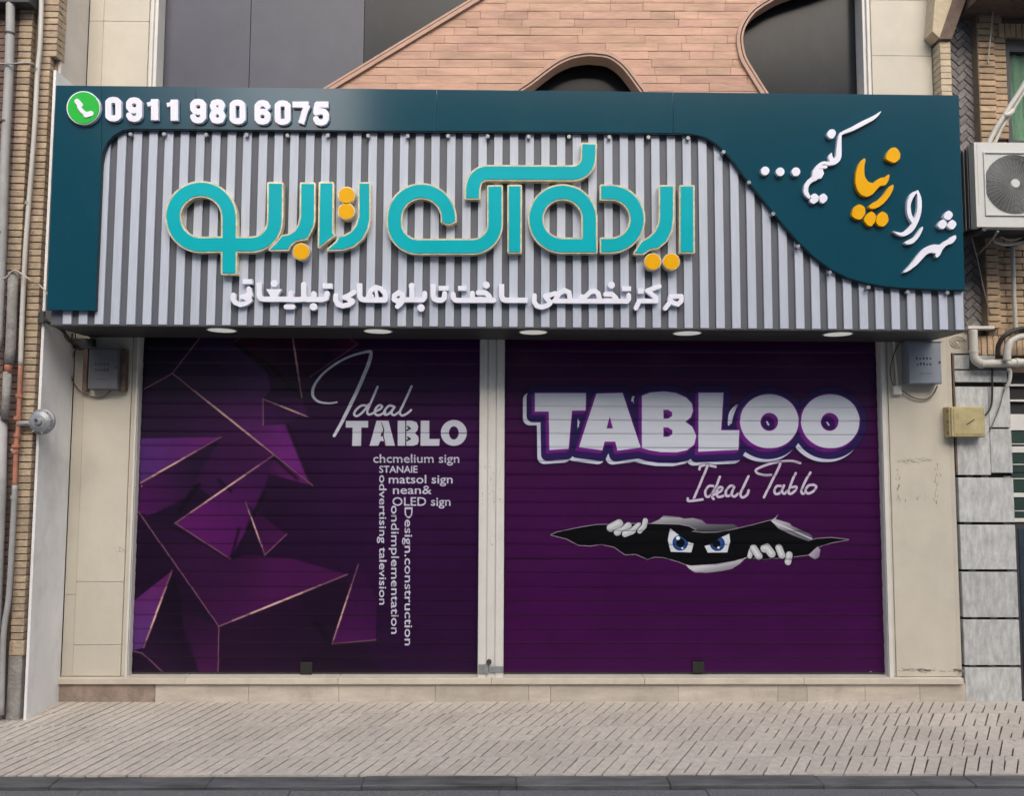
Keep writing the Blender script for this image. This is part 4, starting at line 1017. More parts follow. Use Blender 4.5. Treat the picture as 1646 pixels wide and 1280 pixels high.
# geometry is vertical; take edges at mid height
XR0, XR1 = nx(56, 400), nx(65.5, 400)
z_ = PZ(1052, 40, YN0); h = 11.1*(CAM_D+YN0)/F_PX
zz = z_; r = 0
Xr_left, Xr_right = nx(46, 500)-0.0, XN-0.058
while zz < NZT:
    up = zz > PZ(95, 80, YN0)
    x1_ = XN-0.0+0.0 if up else (XN-0.045)
    brick('brick_l', nb, nx(43, 500), x1_, zz, zz+h-0.007, YN0-0.008, 0.055)
    if up: brick('brick_l', nb, XN-0.03, XN+0.004, zz, zz+h-0.007, YN0+0.0475, 0.05)
    zz += h
for i in range(4): brick('brick_l', nb, nx(16+6*i, 1040), nx(21.3+6*i, 1040), PZ(1054,40,YN0), PZ(1031,40,YN0), YN0-0.010, 0.05)
box('plinth', 'cement', nb, nx(12, 1100), XN-0.046, YN0-0.004, YN0+0.05, -0.05, PZ(1055, 40, YN0), 0.003)
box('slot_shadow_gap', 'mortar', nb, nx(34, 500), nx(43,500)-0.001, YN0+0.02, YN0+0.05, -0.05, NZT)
zz = PZ(435, 30, YN0)
while zz < NZT:
    brick('brick_l', nb, nx(12, 440), nx(33, 440), zz, zz+h-0.007, YN0-0.01, 0.055); zz += h
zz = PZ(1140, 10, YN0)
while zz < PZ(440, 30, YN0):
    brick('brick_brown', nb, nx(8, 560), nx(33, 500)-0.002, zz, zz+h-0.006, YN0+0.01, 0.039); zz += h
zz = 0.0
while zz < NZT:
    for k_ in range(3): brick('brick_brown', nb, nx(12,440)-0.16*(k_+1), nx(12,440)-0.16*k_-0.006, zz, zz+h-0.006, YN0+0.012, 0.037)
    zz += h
box('cornice', 'dark_metal', nb, XN-3.0, nx(62, 5), YN0-0.12, YN0-0.012, PZ(3, 30, YN0-0.12), NZT, 0.004)
# pipes on the left
def pt(px, py, Y): a, b = P(px, py, Y); return (a, Y, b)
dp = thing('downpipe', (PX(5,300,YN0-0.09), YN0-0.09, 0), 'thick grey downpipe at the left edge with two dark clamps', 'drain pipe')
tubeo('pipe', 'pvc_grey', dp, [pt(18,-60,YN0-0.09), pt(15,100,YN0-0.09), pt(8,250,YN0-0.09), pt(3,400,YN0-0.09), pt(-4,560,YN0-0.09)], 0.030, 14)
for px_, py_ in ((16,54),(8.5,196),(1.5,375)):
    p_ = pt(px_, py_, YN0-0.09); MB().tube([(p_[0],p_[1],p_[2]-0.008),(p_[0],p_[1],p_[2]+0.008)], 0.034, 14).build('clamp', 'dark_metal', dp)
wp = thing('conduit_pipe', (PX(40,600,YN0-0.05), YN0-0.05, 0), 'narrow off-white pipe running down the brick corner, orange below and grey at its foot', 'pipe')
Yp = YN0-0.05
tubeo('pipe', 'pvc', wp, [pt(68,-60,Yp), pt(65,60,Yp), pt(60,120,Yp), pt(56,200,Yp), pt(48.5,300,Yp), pt(41,400,Yp), pt(36,500,Yp), pt(33,588,Yp)], 0.0165, 12)
tubeo('orange_section', 'gas_orange', wp, [pt(33,586,Yp), pt(31,640,Yp), pt(29,690,Yp), pt(26,720,Yp), pt(24,782,Yp)], 0.0155, 12)
tubeo('foot_section', 'pvc_grey', wp, [pt(24,780,Yp), pt(20,860,Yp), pt(14,960,Yp), pt(6,1020,Yp), pt(2,1150,Yp)], 0.0185, 12)
for px_, py_, r_ in ((31,636,.024),(28,672,.026),(27.5,700,.022),(26,717,.028),(25,726,.024),(22.5,800,.023),(59.5,112,.020),(44.5,327,.021)):
    p_ = pt(px_, py_, Yp); MB().tube([(p_[0],p_[1],p_[2]-0.012),(p_[0],p_[1],p_[2]+0.012)], r_, 10).build('coupling', 'gas_orange' if 600 < py_ < 760 else 'pvc_grey', wp)
MB().tube([pt(18,724,Yp), pt(26,724,Yp)], 0.010, 8).build('valve_handle', 'pvc_grey', wp)
gr = thing('gas_regulator', pt(62,678,YN0-0.09), 'round grey cast gas regulator standing off the pipe beside the white wall', 'regulator')
Yr = YN0-0.11
def lathe_y(cx_, cz_, prof, n=28):
    mb = MB(); b = 0
    for (r_, y_) in prof:
        for q in range(n): a_ = 2*math.pi*q/n; mb.v.append((cx_+r_*math.cos(a_), y_, cz_+r_*math.sin(a_)))
    for i in range(len(prof)-1):
        for q in range(n): mb.f.append((i*n+q, i*n+(q+1)%n, (i+1)*n+(q+1)%n, (i+1)*n+q))
    mb.f.append(tuple(range(n))[::-1]); mb.f.append(tuple((len(prof)-1)*n+q for q in range(n)))
    return mb
cx_, _, cz_ = pt(63, 678, Yr)
rr = 20.5*(CAM_D+Yr)/F_PX
lathe_y(cx_, cz_, [(0.02,Yr+0.10),(rr*0.7,Yr+0.09),(rr*0.98,Yr+0.05),(rr,Yr+0.045),(rr,Yr+0.03),(rr*0.94,Yr+0.026),(rr*0.8,Yr+0.006),(rr*0.5,Yr-0.006),(rr*0.28,Yr-0.008),(rr*0.26,Yr-0.02),(rr*0.1,Yr-0.022)]).build('housing', 'steel', gr, smooth=False)
lathe_y(cx_-0.01, cz_+0.01, [(0.010,Yr-0.030),(0.010,Yr-0.02)]).build('cap', 'dark_metal', gr)
for i in range(8):
    a_ = i*math.pi/4+0.2; x_, z_ = cx_+rr*0.88*math.cos(a_), cz_+rr*0.88*math.sin(a_)
    MB().tube([(x_, Yr+0.03, z_), (x_, Yr+0.008, z_)], 0.006, 6).build('bolt', 'pvc_grey', gr)
MB().tube([pt(30,682,Yp), pt(48,680,Yr+0.06), (cx_-0.03, Yr+0.06, cz_)], [0.022,0.018,0.024], 10).build('inlet', 'pvc_grey', gr, smooth=True)
cp = thing('cement_pipe', pt(22,520,YN0-0.07), 'rough cement coated pipe with a bent wire hooked on its top', 'pipe')
Yc = YN0-0.07
tubeo('pipe', 'cement', cp, [pt(21.5,438,Yc), pt(20,480,Yc), pt(17,560,Yc), pt(14,585,Yc)], [0.026]*4 if False else 0.034, 12, 0)
tubeo('band', 'gas_orange', cp, [pt(14,580,Yc), pt(13,600,Yc)], 0.026, 12, 0)
tubeo('lower_section', 'cement', cp, [pt(12,598,Yc), pt(10,640,Yc), pt(8,675,Yc)], 0.028, 12, 0)
lowp = tubeo('pale_pipe', 'pvc_grey', None, [pt(4,670,YN0-0.05), pt(2,800,YN0-0.05), pt(-6,1000,YN0-0.05), pt(-12,1150,YN0-0.05)], 0.032, 12, 0)
tag(lowp, 'pale pipe standing at the lower left edge below the cement coated pipe', 'pipe')
wr = tubeo('hanging_wire', 'cream_cable', None, [pt(-6,452,Yc-0.03), pt(10,446,Yc-0.03), pt(20,436,Yc-0.04), pt(30,437,Yc-0.04), pt(48,450,Yc-0.04), pt(62,458,YN0-0.06), pt(72,467,YN0-0.06), pt(78,476,YN0-0.05)], 0.006, 7)
tag(wr, 'thin wire looped over the cement pipe running to the lower corner of the sign', 'wire')
wr = tubeo('stay_rod', 'pvc_grey', None, [pt(-5,102,YN0-0.13), pt(20,102,YN0-0.13), pt(44,101,YN0-0.12), pt(54,103,YN0-0.10), pt(56,112,YN0-0.05)], 0.006, 7)
tag(wr, 'thin grey rod crossing the two pipes high at the left edge', 'rod')
# cable bundle under the sign's left end
cb = thing('cable_bundle', pt(100,525,-0.4), 'dark tangled cables under the lower left corner of the sign', 'cables')
for k_ in range(5):
    o_ = random.uniform(-4,4)
    tubeo('cable', random.choice(('grey_cable','black_rubber','grey_cable')), cb, [pt(66+o_,503+o_,-0.42), pt(70,512+o_,-0.44), pt(84+o_,522,-0.40), pt(100,530+o_,-0.32), pt(110+o_,545,-0.2), pt(118+k_*3,556+o_,-0.05), pt(124+k_*6,562,-0.02)], random.uniform(0.006,0.011), 7)
tubeo('cable', 'grey_cable', cb, [pt(116,536,-0.2), pt(116,548,-0.1), pt(122,558,-0.02), pt(140,560,-0.02)], 0.006, 7)
MB().box(PX(64,510,-.44), PX(72,510,-.44), -0.45, -0.43, PZ(520,66,-.44), PZ(500,66,-.44)).build('junction', 'dark_metal', cb, 0.003)
MB().box(PX(118,545,-.05), PX(150,545,-.05), -0.06, -0.003, PZ(561,130,-.03), PZ(545,130,-.03)).build('conduit_box', 'dark_metal', cb, 0.003)

# ================================================================== meter boxes
def meter_box(x0, x1, y0, y1, m, label, left=True):
    Yb = -0.10
    t = thing('meter_box', pt((x0+x1)/2, y1, 0), label, 'meter box', 'electric meter boxes on the pilasters')
    X0, X1 = PX(x0, (y0+y1)/2, Yb), PX(x1, (y0+y1)/2, Yb); Z0, Z1 = PZ(y1, (x0+x1)/2, Yb), PZ(y0, (x0+x1)/2, Yb)
    box('housing', m, t, X0, X1, Yb+0.012, -0.001, Z0, Z1, 0.004)
    box('door', m, t, X0+0.004, X1-0.004, Yb, Yb+0.0115, Z0+0.004, Z1-0.004, 0.003)
    box('hood', m, t, X0-0.006, X1+0.006, Yb-0.008, -0.001, Z1+0.0005, Z1+0.008, 0.001)
    mb = MB(); W_, H_ = X1-X0, Z1-Z0
    rows = ((0.74,0.30,8),(0.60,0.34,7),(0.36,0.34,6)) if not left else ((0.58,0.30,5),(0.44,0.28,5))
    for fz, fw, n_ in rows:
        for i in range(n_):
            xx = X0+W_*(0.5-fw*0.9)+W_*fw*1.7*i/n_
            mb.box(xx, xx+W_*0.05, Yb-0.0012, Yb-0.0003, Z0+H_*fz, Z0+H_*(fz+random.uniform(.035,.07)))
    mb.box(X0+W_*0.32, X0+W_*0.68, Yb-0.0012, Yb-0.0003, Z0+H_*0.24, Z0+H_*0.25)
    mb.build('printed_marks', 'ink', t)
    MB().tube([(X1-0.018, Yb-0.008, Z0+H_*0.52), (X1-0.018, Yb, Z0+H_*0.52)], 0.007, 8).build('knob', 'dark_metal', t)
    return t
t = meter_box(141, 190, 560, 626, 'box_grey', 'dark grey meter box in shadow on the left pilaster, cable looping beside it')
box('side_plate', 'brown_post', t, PX(191,590,-0.05), PX(202,590,-0.05), -0.05, -0.001, PZ(629,195,-.05), PZ(562,195,-.05), 0.002)
box('side_plate', 'brown_post', t, PX(133,590,-0.05), PX(140.5,590,-0.05), -0.05, -0.001, PZ(629,137,-.05), PZ(559,137,-.05), 0.002)
t = meter_box(1460, 1514, 550, 617, 'box_blue', 'blue grey meter box with dark keyhole and faded print on the right pilaster')
w1 = tubeo('looped_cable', 'brown_post', None, [pt(124,556,-0.02), pt(116,575,-0.02), pt(114,595,-0.02), pt(118,615,-0.02), pt(130,630,-0.02), pt(148,638,-0.02), pt(165,638,-0.02), pt(178,628,-0.03)], 0.005, 7)
tag(w1, 'dark cable hanging in a wide loop round the left meter box', 'cable')
w2 = tubeo('drooping_cable', 'brown_post', None, [pt(1446,626,-0.02), pt(1456,632,-0.02), pt(1470,640,-0.02), pt(1488,642,-0.02), pt(1500,634,-0.03), pt(1507,620,-0.05)], 0.005, 7)
tag(w2, 'thin cable drooping below the blue grey meter box', 'cable')
w3 = tubeo('conduit', 'frame_white', None, [pt(1437,546,-0.015), pt(1438,570,-0.015), pt(1441,600,-0.015), pt(1442,622,-0.015)], 0.010, 8)
tag(w3, 'cream conduit between the shutter frame and the right meter box', 'conduit')
w3 = tubeo('service_cable', 'brown_post', None, [pt(1456,549,-0.06), pt(1447,552,-0.03), pt(1440,562,-0.03), pt(1434,580,-0.03), pt(1431,600,-0.02), pt(1436,622,-0.02)], 0.004, 7)
tag(w3, 'brown cable curving from the top of the blue grey meter box to the switch box', 'cable')
sb = thing('switch_box', pt(1445,630,0), 'small cream junction box below the right meter box', 'junction box')
box('housing', 'frame_white', sb, PX(1436,628,-.03), PX(1450,628,-.03), -0.03, -0.001, PZ(635,1443,-.03), PZ(620,1443,-.03), 0.003)
box('lid', 'frame_white', sb, PX(1437.5,628,-.033), PX(1448.5,628,-.033), -0.033, -0.0302, PZ(633.5,1443,-.033), PZ(621.5,1443,-.033), 0.001)

# ================================================================== right neighbour
rb = thing('tiled_building', (XR+0.8, 0.0, 0), 'tan brick building at the right with dark herringbone tiles and grey stone slabs below', 'building')
RX0 = PX(1541, 900)+0.012
RZT = NZT
box('wall', 'mortar', rb, RX0, RX0+4.5, 0.09, 5.0, -0.1, RZT)
# grey stone slabs with black joints
box('joint_backing', 'black_joint', rb, RX0, PX(1636,900), 0.045, 0.089, -0.05, PZ(560,1580))
jy = [1133, 1072, 995, 918, 842, 766]
for a, b in zip(jy, jy[1:]):
    box('stone_slab', 'marble', rb, RX0+0.008, PX(1634,900), 0.0, 0.0445, (PZ(a-2,1590) if a < 1130 else -0.03), PZ(b+2.5,1590), 0.003)
box('stone_slab', 'marble', rb, RX0+0.008, PX(1592,730), 0.0, 0.0445, PZ(764,1580), PZ(622,1580), 0.003)
box('stone_slab', 'marble', rb, PX(1592.6,730), PX(1622,700)+0.02, 0.0, 0.0445, PZ(688,1600)-0.36, PZ(690,1600), 0.003)
box('stone_slab', 'marble', rb, PX(1592.6,730), PX(1622,700)+0.02, 0.0, 0.0445, PZ(688,1600)+0.003, PZ(622,1600), 0.003)
box('stone_slab', 'marble', rb, RX0+0.008, PX(1594,600), 0.0, 0.0445, PZ(614.5,1580), PZ(596,1580), 0.003)
box('stone_slab', 'marble', rb, PX(1595,600), PX(1619,600), 0.002, 0.0445, PZ(614.5,1600), PZ(596,1600), 0.003)
box('stone_slab', 'marble', rb, RX0+0.008, PX(1558,580), 0.0, 0.0445, PZ(593.5,1545), PZ(571,1545), 0.003)
box('stone_slab', 'marble', rb, PX(1572,580), PX(1600,580), 0.0, 0.0445, PZ(578,1585), PZ(572,1585), 0.002)
mk = MB()
for y_ in jy[1:]:
    for f_ in (0.15, 0.5, 0.82):
        if random.random() < 0.85:
            X_ = RX0+0.01+(PX(1634,900)-RX0)*f_+random.uniform(-.02,.02); Z_ = PZ(y_+0.5, 1590)
            for q in range(4): mk.box(X_+q*0.013, X_+q*0.013+random.uniform(.006,.014), 0.030, 0.0445, Z_-random.uniform(.002,.006), Z_+random.uniform(.001,.006))
mk.build('mortar_smears', 'grout', rb)
# carved relief block under the sign's right end
co_ = box('relief_block', 'brown_conc', rb, PX(1523,550), PX(1557,550), 0.012, 0.088, PZ(568,1540), PZ(530,1540), 0.003)
co_.data.materials[0] = M['plinth']
for r_ in (0.062, 0.042, 0.022):
    n_ = 20; cx_, cz_ = P(1540, 549); mb = MB()
    mb.tube([(cx_+r_*math.cos(2*math.pi*i/n_), 0.010, cz_+r_*0.75*math.sin(2*math.pi*i/n_)) for i in range(n_-3)], 0.006, 6).build('relief_curl', 'plinth', rb, smooth=True)
box('edge_strip', 'brown_post', rb, RX0-0.006, RX0+0.0075, 0.0, 0.044, PZ(760,1540), PZ(568,1540))
# vertical soldier bricks behind the drain pipe, ledge, then the walls above
zs0, zs1 = PZ(571,1600,0.03), PZ(540,1600,0.03)
xx = PX(1560,550,.03)
while xx < PX(1646,550)+0.5:
    brick('brick', rb, xx, xx+0.042, zs0, zs1, 0.035, 0.05); xx += 0.048
box('ledge', 'frame_white', rb, PX(1551,525), PX(1594,525), -0.04, 0.0345, PZ(529,1575,-.04), PZ(524,1575,-.04), 0.003)
for i in range(3): brick('brick', rb, PX(1594+14*i,530), PX(1607+14*i,530), PZ(538,1600), PZ(526,1600), 0.03, 0.05)
# dark herringbone tile wall
TX0, TX1 = PX(1529, 200), PX(1576, 300)
box('tile_bed', 'grout', rb, PX(1510,300), TX1, 0.062, 0.089, PZ(524,1560), RZT)
th_, tw_ = 0.052, 0.104
tme = brick_meshes('tile', 'grey_tile', 6, bev=0.10, jit=0.012, dims=(tw_-0.007, 0.02, th_-0.007))
def tiles(zlo, zhi):
    a45 = math.radians(45); cz0 = (zlo+zhi)/2; cx0 = (TX0+TX1)/2
    for k_ in range(-60, 61):
        for m_ in range(-30, 31):
            for hor, bx_, bz_ in ((1, k_+4*m_+1.0, k_+0.5), (0, k_+4*m_+2.5, float(k_))):
                bx_ *= th_; bz_ *= th_
                X_ = cx0+(bx_-bz_)*math.cos(a45); Z_ = cz0+(bx_+bz_)*math.sin(a45)
                if TX0-0.03 < X_ < TX1-0.012 and zlo < Z_ < zhi: yield X_, Z_, (-a45 if hor else -a45+math.pi/2)
cnt = 0
for X_, Z_, an in tiles(PZ(520,1560), RZT-0.02):
    inst('tile', random.choice(tme), rb, (X_, 0.056+random.uniform(-.002,.002), Z_), rot=(0, an, 0)); cnt += 1
box('reveal', 'mortar_y', rb, TX1, TX1+0.006, -0.03, 0.089, PZ(524,1575), RZT)
# brick corner pilaster beside the shop's beige pilaster (chevron corner)
QX0, QX1 = PX(1512,100,-0.11), PX(1529,100,-0.11)
box('corner_core', 'mortar_y', rb, QX0+0.004, QX1-0.004, -0.104, 0.061, ZT0-0.2, PZ(58,1512,-.11))
zz = ZT0-0.1; h2 = 0.053
while zz < PZ(56,1520,-.11):
    brick('brick_y', rb, QX0, QX1, zz, zz+h2-0.006, -0.11, 0.05)
    inst('brick', random.choice(BR['brick_y']), rb, (QX0+0.02, -0.004, zz+h2/2-0.003), (0.04/0.2, 0.11/0.06, (h2-0.006)/0.06))
    zz += h2
# sloped bay bracket above it
union_prism('bay_bracket', 'brick_y', rb, [[(1499,50),(1503,0),(1505,-60),(1545,-60),(1531,0),(1512,62)]], -0.13, 0.19)
union_prism('bay_soffit', 'brown_conc', rb, [[(1510,62),(1530,62),(1553,-2),(1572,-60),(1546,-60),(1531,0)]], -0.135, 0.19)
# bay overhang that shades the tiles
box('bay_slab', 'brown_conc', rb, PX(1540,-30), PX(1646,0)+1.0, -0.42, 0.088, PZ(-22,1600,-.42), RZT)
# brick wall with window
BX0 = TX1+0.008; BX1 = PX(1598,150); BX2 = PX(1619,150)
zz = PZ(528,1590); h3 = 0.0545
while zz < PZ(40,1590):
    if zz > PZ(228,1600):
        brick('brick', rb, BX0, BX1, zz, zz+h3-0.008, -0.03, 0.09); brick('brick', rb, BX1+0.004, BX2, zz, zz+h3-0.008, -0.005, 0.06)
    else:
        brick('brick', rb, BX0, PX(1601,400), zz, zz+h3-0.008, -0.03, 0.09)
        x_ = PX(1601,400)+0.005
        k_ = int(zz/h3) % 2
        x_ -= 0.06*k_
        while x_ < PX(1646,400)+0.25:
            a_ = max(x_, PX(1601,400)+0.005); brick('brick', rb, a_, x_+0.14, zz, zz+h3-0.008, 0.03, 0.05); x_ += 0.148
    zz += h3
xx = PX(1604,50)
while xx < PX(1646,50)+0.35:
    brick('brick', rb, xx, xx+0.042, PZ(61,1625), PZ(39,1625), -0.02, 0.08); xx += 0.048
for k_ in range(6): brick('brick', rb, BX0+0.02, PX(1607,20)-0.01*k_, PZ(38,1600)+k_*h3, PZ(38,1600)+(k_+1)*h3-.008, -0.02, 0.08)
for k_ in range(5): brick('brick_brown', rb, PX(1608,20)-0.008*k_, PX(1646,20)+0.3, PZ(38,1600)+k_*h3, PZ(38,1600)+(k_+1)*h3-.008, 0.015, 0.06)
WX0 = BX2+0.002; WX1 = WX0+0.9; WZ0, WZ1 = PZ(232,1630), PZ(63,1630)
box('window_sill', 'frame_white', rb, WX0-0.03, WX1+0.03, -0.03, 0.08, WZ0-0.04, WZ0-0.001, 0.003)
fr = MB(); fr.box(WX0, WX0+0.035, 0.01, 0.07, WZ0, WZ1); fr.box(WX1-0.035, WX1, 0.01, 0.07, WZ0, WZ1); fr.box(WX0+0.0355, WX1-0.0355, 0.012, 0.07, WZ1-0.1, WZ1); fr.box(WX0+0.0355, WX1-0.0355, 0.012, 0.07, WZ0, WZ0+0.04); fr.box(WX0+0.44, WX0+0.47, 0.012, 0.07, WZ0+0.0405, WZ1-0.1005)
wf = fr.build('window', 'dark_metal', rb)
box('pane', 'glass', wf, WX0+0.036, WX0+0.4395, 0.040, 0.044, WZ0+0.041, WZ1-0.101)
box('pane', 'glass', wf, WX0+0.4705, WX1-0.036, 0.040, 0.044, WZ0+0.041, WZ1-0.101)
vs, fs = [], []
NC = 60
for i in range(NC+1):
    x_ = WX0+0.04+(WX1-WX0-0.08)*i/NC; y_ = 0.070+0.012*math.sin(i*0.9)+0.004*math.sin(i*2.1)
    vs += [(x_, y_, WZ0+0.04), (x_, y_, WZ1-0.1)]
for i in range(NC): fs.append((2*i, 2*i+2, 2*i+3, 2*i+1))
meshobj('curtain', vs, fs, 'curtain', wf, smooth=True)
# louvred shutter and door at the far right
LX0 = PX(1621,640)+0.0; LX1 = LX0+0.7
lv = box('louvred_shutter', 'black_joint', rb, LX0, LX1, 0.05, 0.088, PZ(857,1640), PZ(598,1640))
for y_ in (619, 644): box('louvre_bar', 'frame_white', lv, LX0, LX1, 0.02, 0.049, PZ(y_+1.6,1640), PZ(y_-1.6,1640), 0.002)
for a_, b_ in ((692,666),(728,718),(800,793),(840,834)): box('louvre_bar', 'frame_white', lv, PX(1621+(a_-650)*0.06, a_), LX1, 0.015, 0.049, PZ(a_,1640), PZ(b_,1640), 0.002)
for a_, b_ in ((717,693),(760,729),(792,761),(833,801)): box('louvre_panel', 'green_pane', lv, PX(1625+(a_-700)*0.05, a_), LX1, 0.025, 0.049, PZ(a_,1640), PZ(b_,1640), 0.002)
for y_ in (714, 747, 770, 822): box('louvre_bar', 'frame_white', lv, PX(1628+(y_-700)*0.05, y_), LX1, 0.020, 0.0248, PZ(y_+0.7,1640), PZ(y_-0.7,1640))
dr = box('door', 'dark_metal', rb, PX(1637,980), PX(1637,980)+0.9, 0.03, 0.088, 0.0, PZ(838,1640), 0.003)
box('door_panel', 'coil', dr, PX(1641,980)+0.02, PX(1641,980)+0.8, 0.022, 0.0295, 0.1, PZ(850,1640), 0.003)

# pipes at the right
dpn = thing('drain_pipe', pt(1570,560,-0.08), 'cream drain pipe turning in an elbow and running right above the grey slabs', 'drain pipe')
Yd = -0.07
rD = 0.0325
tubeo('pipe', 'pvc', dpn, [pt(1564,531,Yd), pt(1564.5,550,Yd), pt(1565,568,Yd), pt(1567,577,Yd), pt(1573,583,Yd), pt(1582,584.5,Yd), pt(1610,584,Yd), pt(1646,583,Yd), pt(1720,582,Yd)], rD, 16, 5)
for p_, q_ in (((1564.8,563),(1564.9,567)), ((1575.5,585),(1579,585)), ((1631,583.3),(1637,583.1))):
    MB().tube([pt(*p_, Yd), pt(*q_, Yd)], rD*1.13, 16).build('collar', 'pvc', dpn)
ap = tubeo('bent_pipe', 'pvc', None, [pt(1619,580,-0.13), pt(1619,566,-0.13), pt(1622,553,-0.13), pt(1630,545,-0.13), pt(1646,541,-0.13), pt(1700,540,-0.13)], 0.028, 14)
tag(ap, 'short white pipe bending over to the right above the horizontal drain pipe', 'pipe')
bh = tubeo('black_hose', 'black_rubber', None, [pt(1604,572,-0.10), pt(1605,556,-0.12), pt(1614,541,-0.15), pt(1630,532,-0.16), pt(1650,527,-0.16), pt(1700,525,-0.16)], 0.018, 12)
tag(bh, 'black hose arching over the bent white pipe at the right edge', 'hose')
vp = tubeo('wall_pipe', 'pvc', None, [pt(1627.5,394,-0.02), pt(1629,450,-0.02), pt(1631,500,-0.02), pt(1633,535,-0.02)], 0.0165, 12)
tag(vp, 'thin cream vertical pipe on the brick wall below the air conditioner', 'pipe')
ch = tubeo('cream_hose', 'pvc', None, [pt(1621,592,-0.06), pt(1624,600,-0.05), pt(1622,614,-0.04), pt(1618,622,-0.03)], 0.014, 10)
tag(ch, 'short cream hose hanging under the drain pipe beside the louvres', 'hose')
bc = tubeo('black_cable', 'black_rubber', None, [pt(1595,592,-0.02), pt(1595,620,-0.02), pt(1594.5,645,-0.02), pt(1591,658,-0.02), pt(1584,668,-0.03)], 0.0075, 8)
tag(bc, 'black cable dropping from the drain pipe into the yellow box', 'cable')
gc = tubeo('grey_wire', 'grey_cable', None, [pt(1614,625,-0.015), pt(1608,650,-0.015), pt(1600,672,-0.015), pt(1590,695,-0.015)], 0.004, 6)
tag(gc, 'thin grey wire slanting down the slabs to the right of the yellow box', 'wire')
yb = thing('yellow_box', pt(1554,705,0), 'weathered ochre yellow utility box on the grey slabs at the pilaster edge', 'utility box')
Yy = -0.09
X0, X1 = PX(1527,680,Yy), PX(1584,680,Yy); Z0, Z1 = PZ(703,1555,Yy), PZ(654,1555,Yy)
box('housing', 'box_yellow', yb, X0, X1, Yy+0.012, -0.001, Z0, Z1, 0.003)
box('lid', 'box_yellow', yb, X0+0.012, X1-0.002, Yy, Yy+0.0115, Z0+0.004, Z1-0.004, 0.004)
box('lid_panel', 'box_yellow', yb, X0+0.030, X1-0.020, Yy-0.004, Yy-0.0002, Z0+0.022, Z1-0.02, 0.002)
for f_ in (0.15, 0.5, 0.85): MB().tube([(X0-0.004, Yy+0.02, Z0+(Z1-Z0)*f_-0.012), (X0-0.004, Yy+0.02, Z0+(Z1-Z0)*f_+0.012)], 0.008, 8).build('hinge', 'brown_post', yb)
MB().tube([((X0+X1)/2-0.01, Yy-0.006, (Z0+Z1)/2-0.02), ((X0+X1)/2+0.05, Yy-0.008, (Z0+Z1)/2+0.02)], 0.004, 6).build('latch', 'brown_post', yb)

# ================================================================== air conditioner
YA = -0.46
ac = thing('air_conditioner', pt(1640,372,YA), 'white outdoor air conditioner unit with round fan guard mounted beside the sign', 'air conditioner')
AX0, AX1 = PX(1568,300,YA), PX(1568,300,YA)+0.78
AZ0, AZ1 = PZ(365,1620,YA), PZ(229,1620,YA)
box('casing', 'ac_white', ac, AX0, AX1, YA+0.06, YA+0.075, AZ0, AZ1, 0.004)
box('coil_side', 'coil', ac, AX0+0.008, AX1-0.01, YA+0.076, YA+0.33, AZ0+0.01, AZ1-0.01)
for i in range(5): box('coil_guard', 'ac_grey', ac, AX0+0.002, AX0+0.0075, YA+0.095+i*0.045, YA+0.101+i*0.045, AZ0+0.012, AZ1-0.012)
cxA, czA = P(1630.5, 296, YA); RA = 50*(CAM_D+YA)/F_PX
# front panel with a round opening
n_ = 64; o_ = [(cxA+RA*math.cos(2*math.pi*i/n_), czA+RA*math.sin(2*math.pi*i/n_)) for i in range(n_)]
vs = [Vector(p) for p in ((AX0,AZ0),(AX1,AZ0),(AX1,AZ1),(AX0,AZ1))]+[Vector(p) for p in o_]
v2, _, fc, _, _, _ = delaunay_2d_cdt(vs, [(0,1),(1,2),(2,3),(3,0)]+[(4+i, 4+(i+1)%n_) for i in range(n_)], [], 0, 1e-6)
V_, F_ = [], []
keep = []
for t_ in fc:
    cx2 = sum(v2[i].x for i in t_)/3; cz2 = sum(v2[i].y for i in t_)/3
    if math.hypot(cx2-cxA, cz2-czA) > RA*0.999: keep.append(t_)
n2 = len(v2); V_ = [(p.x, YA, p.y) for p in v2]+[(p.x, YA+0.0595, p.y) for p in v2]
es = {}
for t_ in keep:
    a, b, c_ = (v2[i] for i in t_); t_ = list(t_)
    if (b.x-a.x)*(c_.y-a.y)-(c_.x-a.x)*(b.y-a.y) < 0: t_ = t_[::-1]
    F_.append(tuple(t_)); F_.append(tuple(n2+i for i in reversed(t_)))
    for i in range(3): es[(t_[i], t_[(i+1)%3])] = 1
for a, b in list(es):
    if (b, a) not in es: F_.append((b, a, n2+a, n2+b))
meshobj('front_panel', V_, F_, 'ac_white', ac)
fx0, fz0, fx1, fz1 = PX(1582,300,YA), PZ(347,1620,YA), PX(1582,300,YA)+0.49, PZ(245,1620,YA)
mb = MB(); mb.box(fx0, fx1, YA-0.010, YA-0.0003, fz1-0.008, fz1); mb.box(fx0, fx1, YA-0.010, YA-0.0003, fz0, fz0+0.008)
mb.box(fx0, fx0+0.008, YA-0.010, YA-0.0003, fz0+0.0085, fz1-0.0085); mb.box(fx1-0.008, fx1, YA-0.010, YA-0.0003, fz0+0.0085, fz1-0.0085)
mb.build('guard_frame', 'ac_white', ac)
mb = MB()
for i in range(1, 25):
    r_ = RA*i/24.3
    mb.tube([(cxA+r_*math.cos(2*math.pi*q/36), YA-0.006, czA+r_*math.sin(2*math.pi*q/36)) for q in range(37)], 0.0024, 4, cap=False)
for q in range(40):
    a_ = 2*math.pi*q/40; mb.tube([(cxA+0.03*math.cos(a_), YA-0.0085, czA+0.03*math.sin(a_)), (cxA+RA*1.02*math.cos(a_), YA-0.004, czA+RA*1.02*math.sin(a_))], 0.0016, 4)
mb.build('fan_guard', 'ac_grey', ac)
lathe_y(cxA, czA, [(0.034,YA-0.004),(0.036,YA-0.010),(0.030,YA-0.016)]).build('guard_hub', 'ac_white', ac)
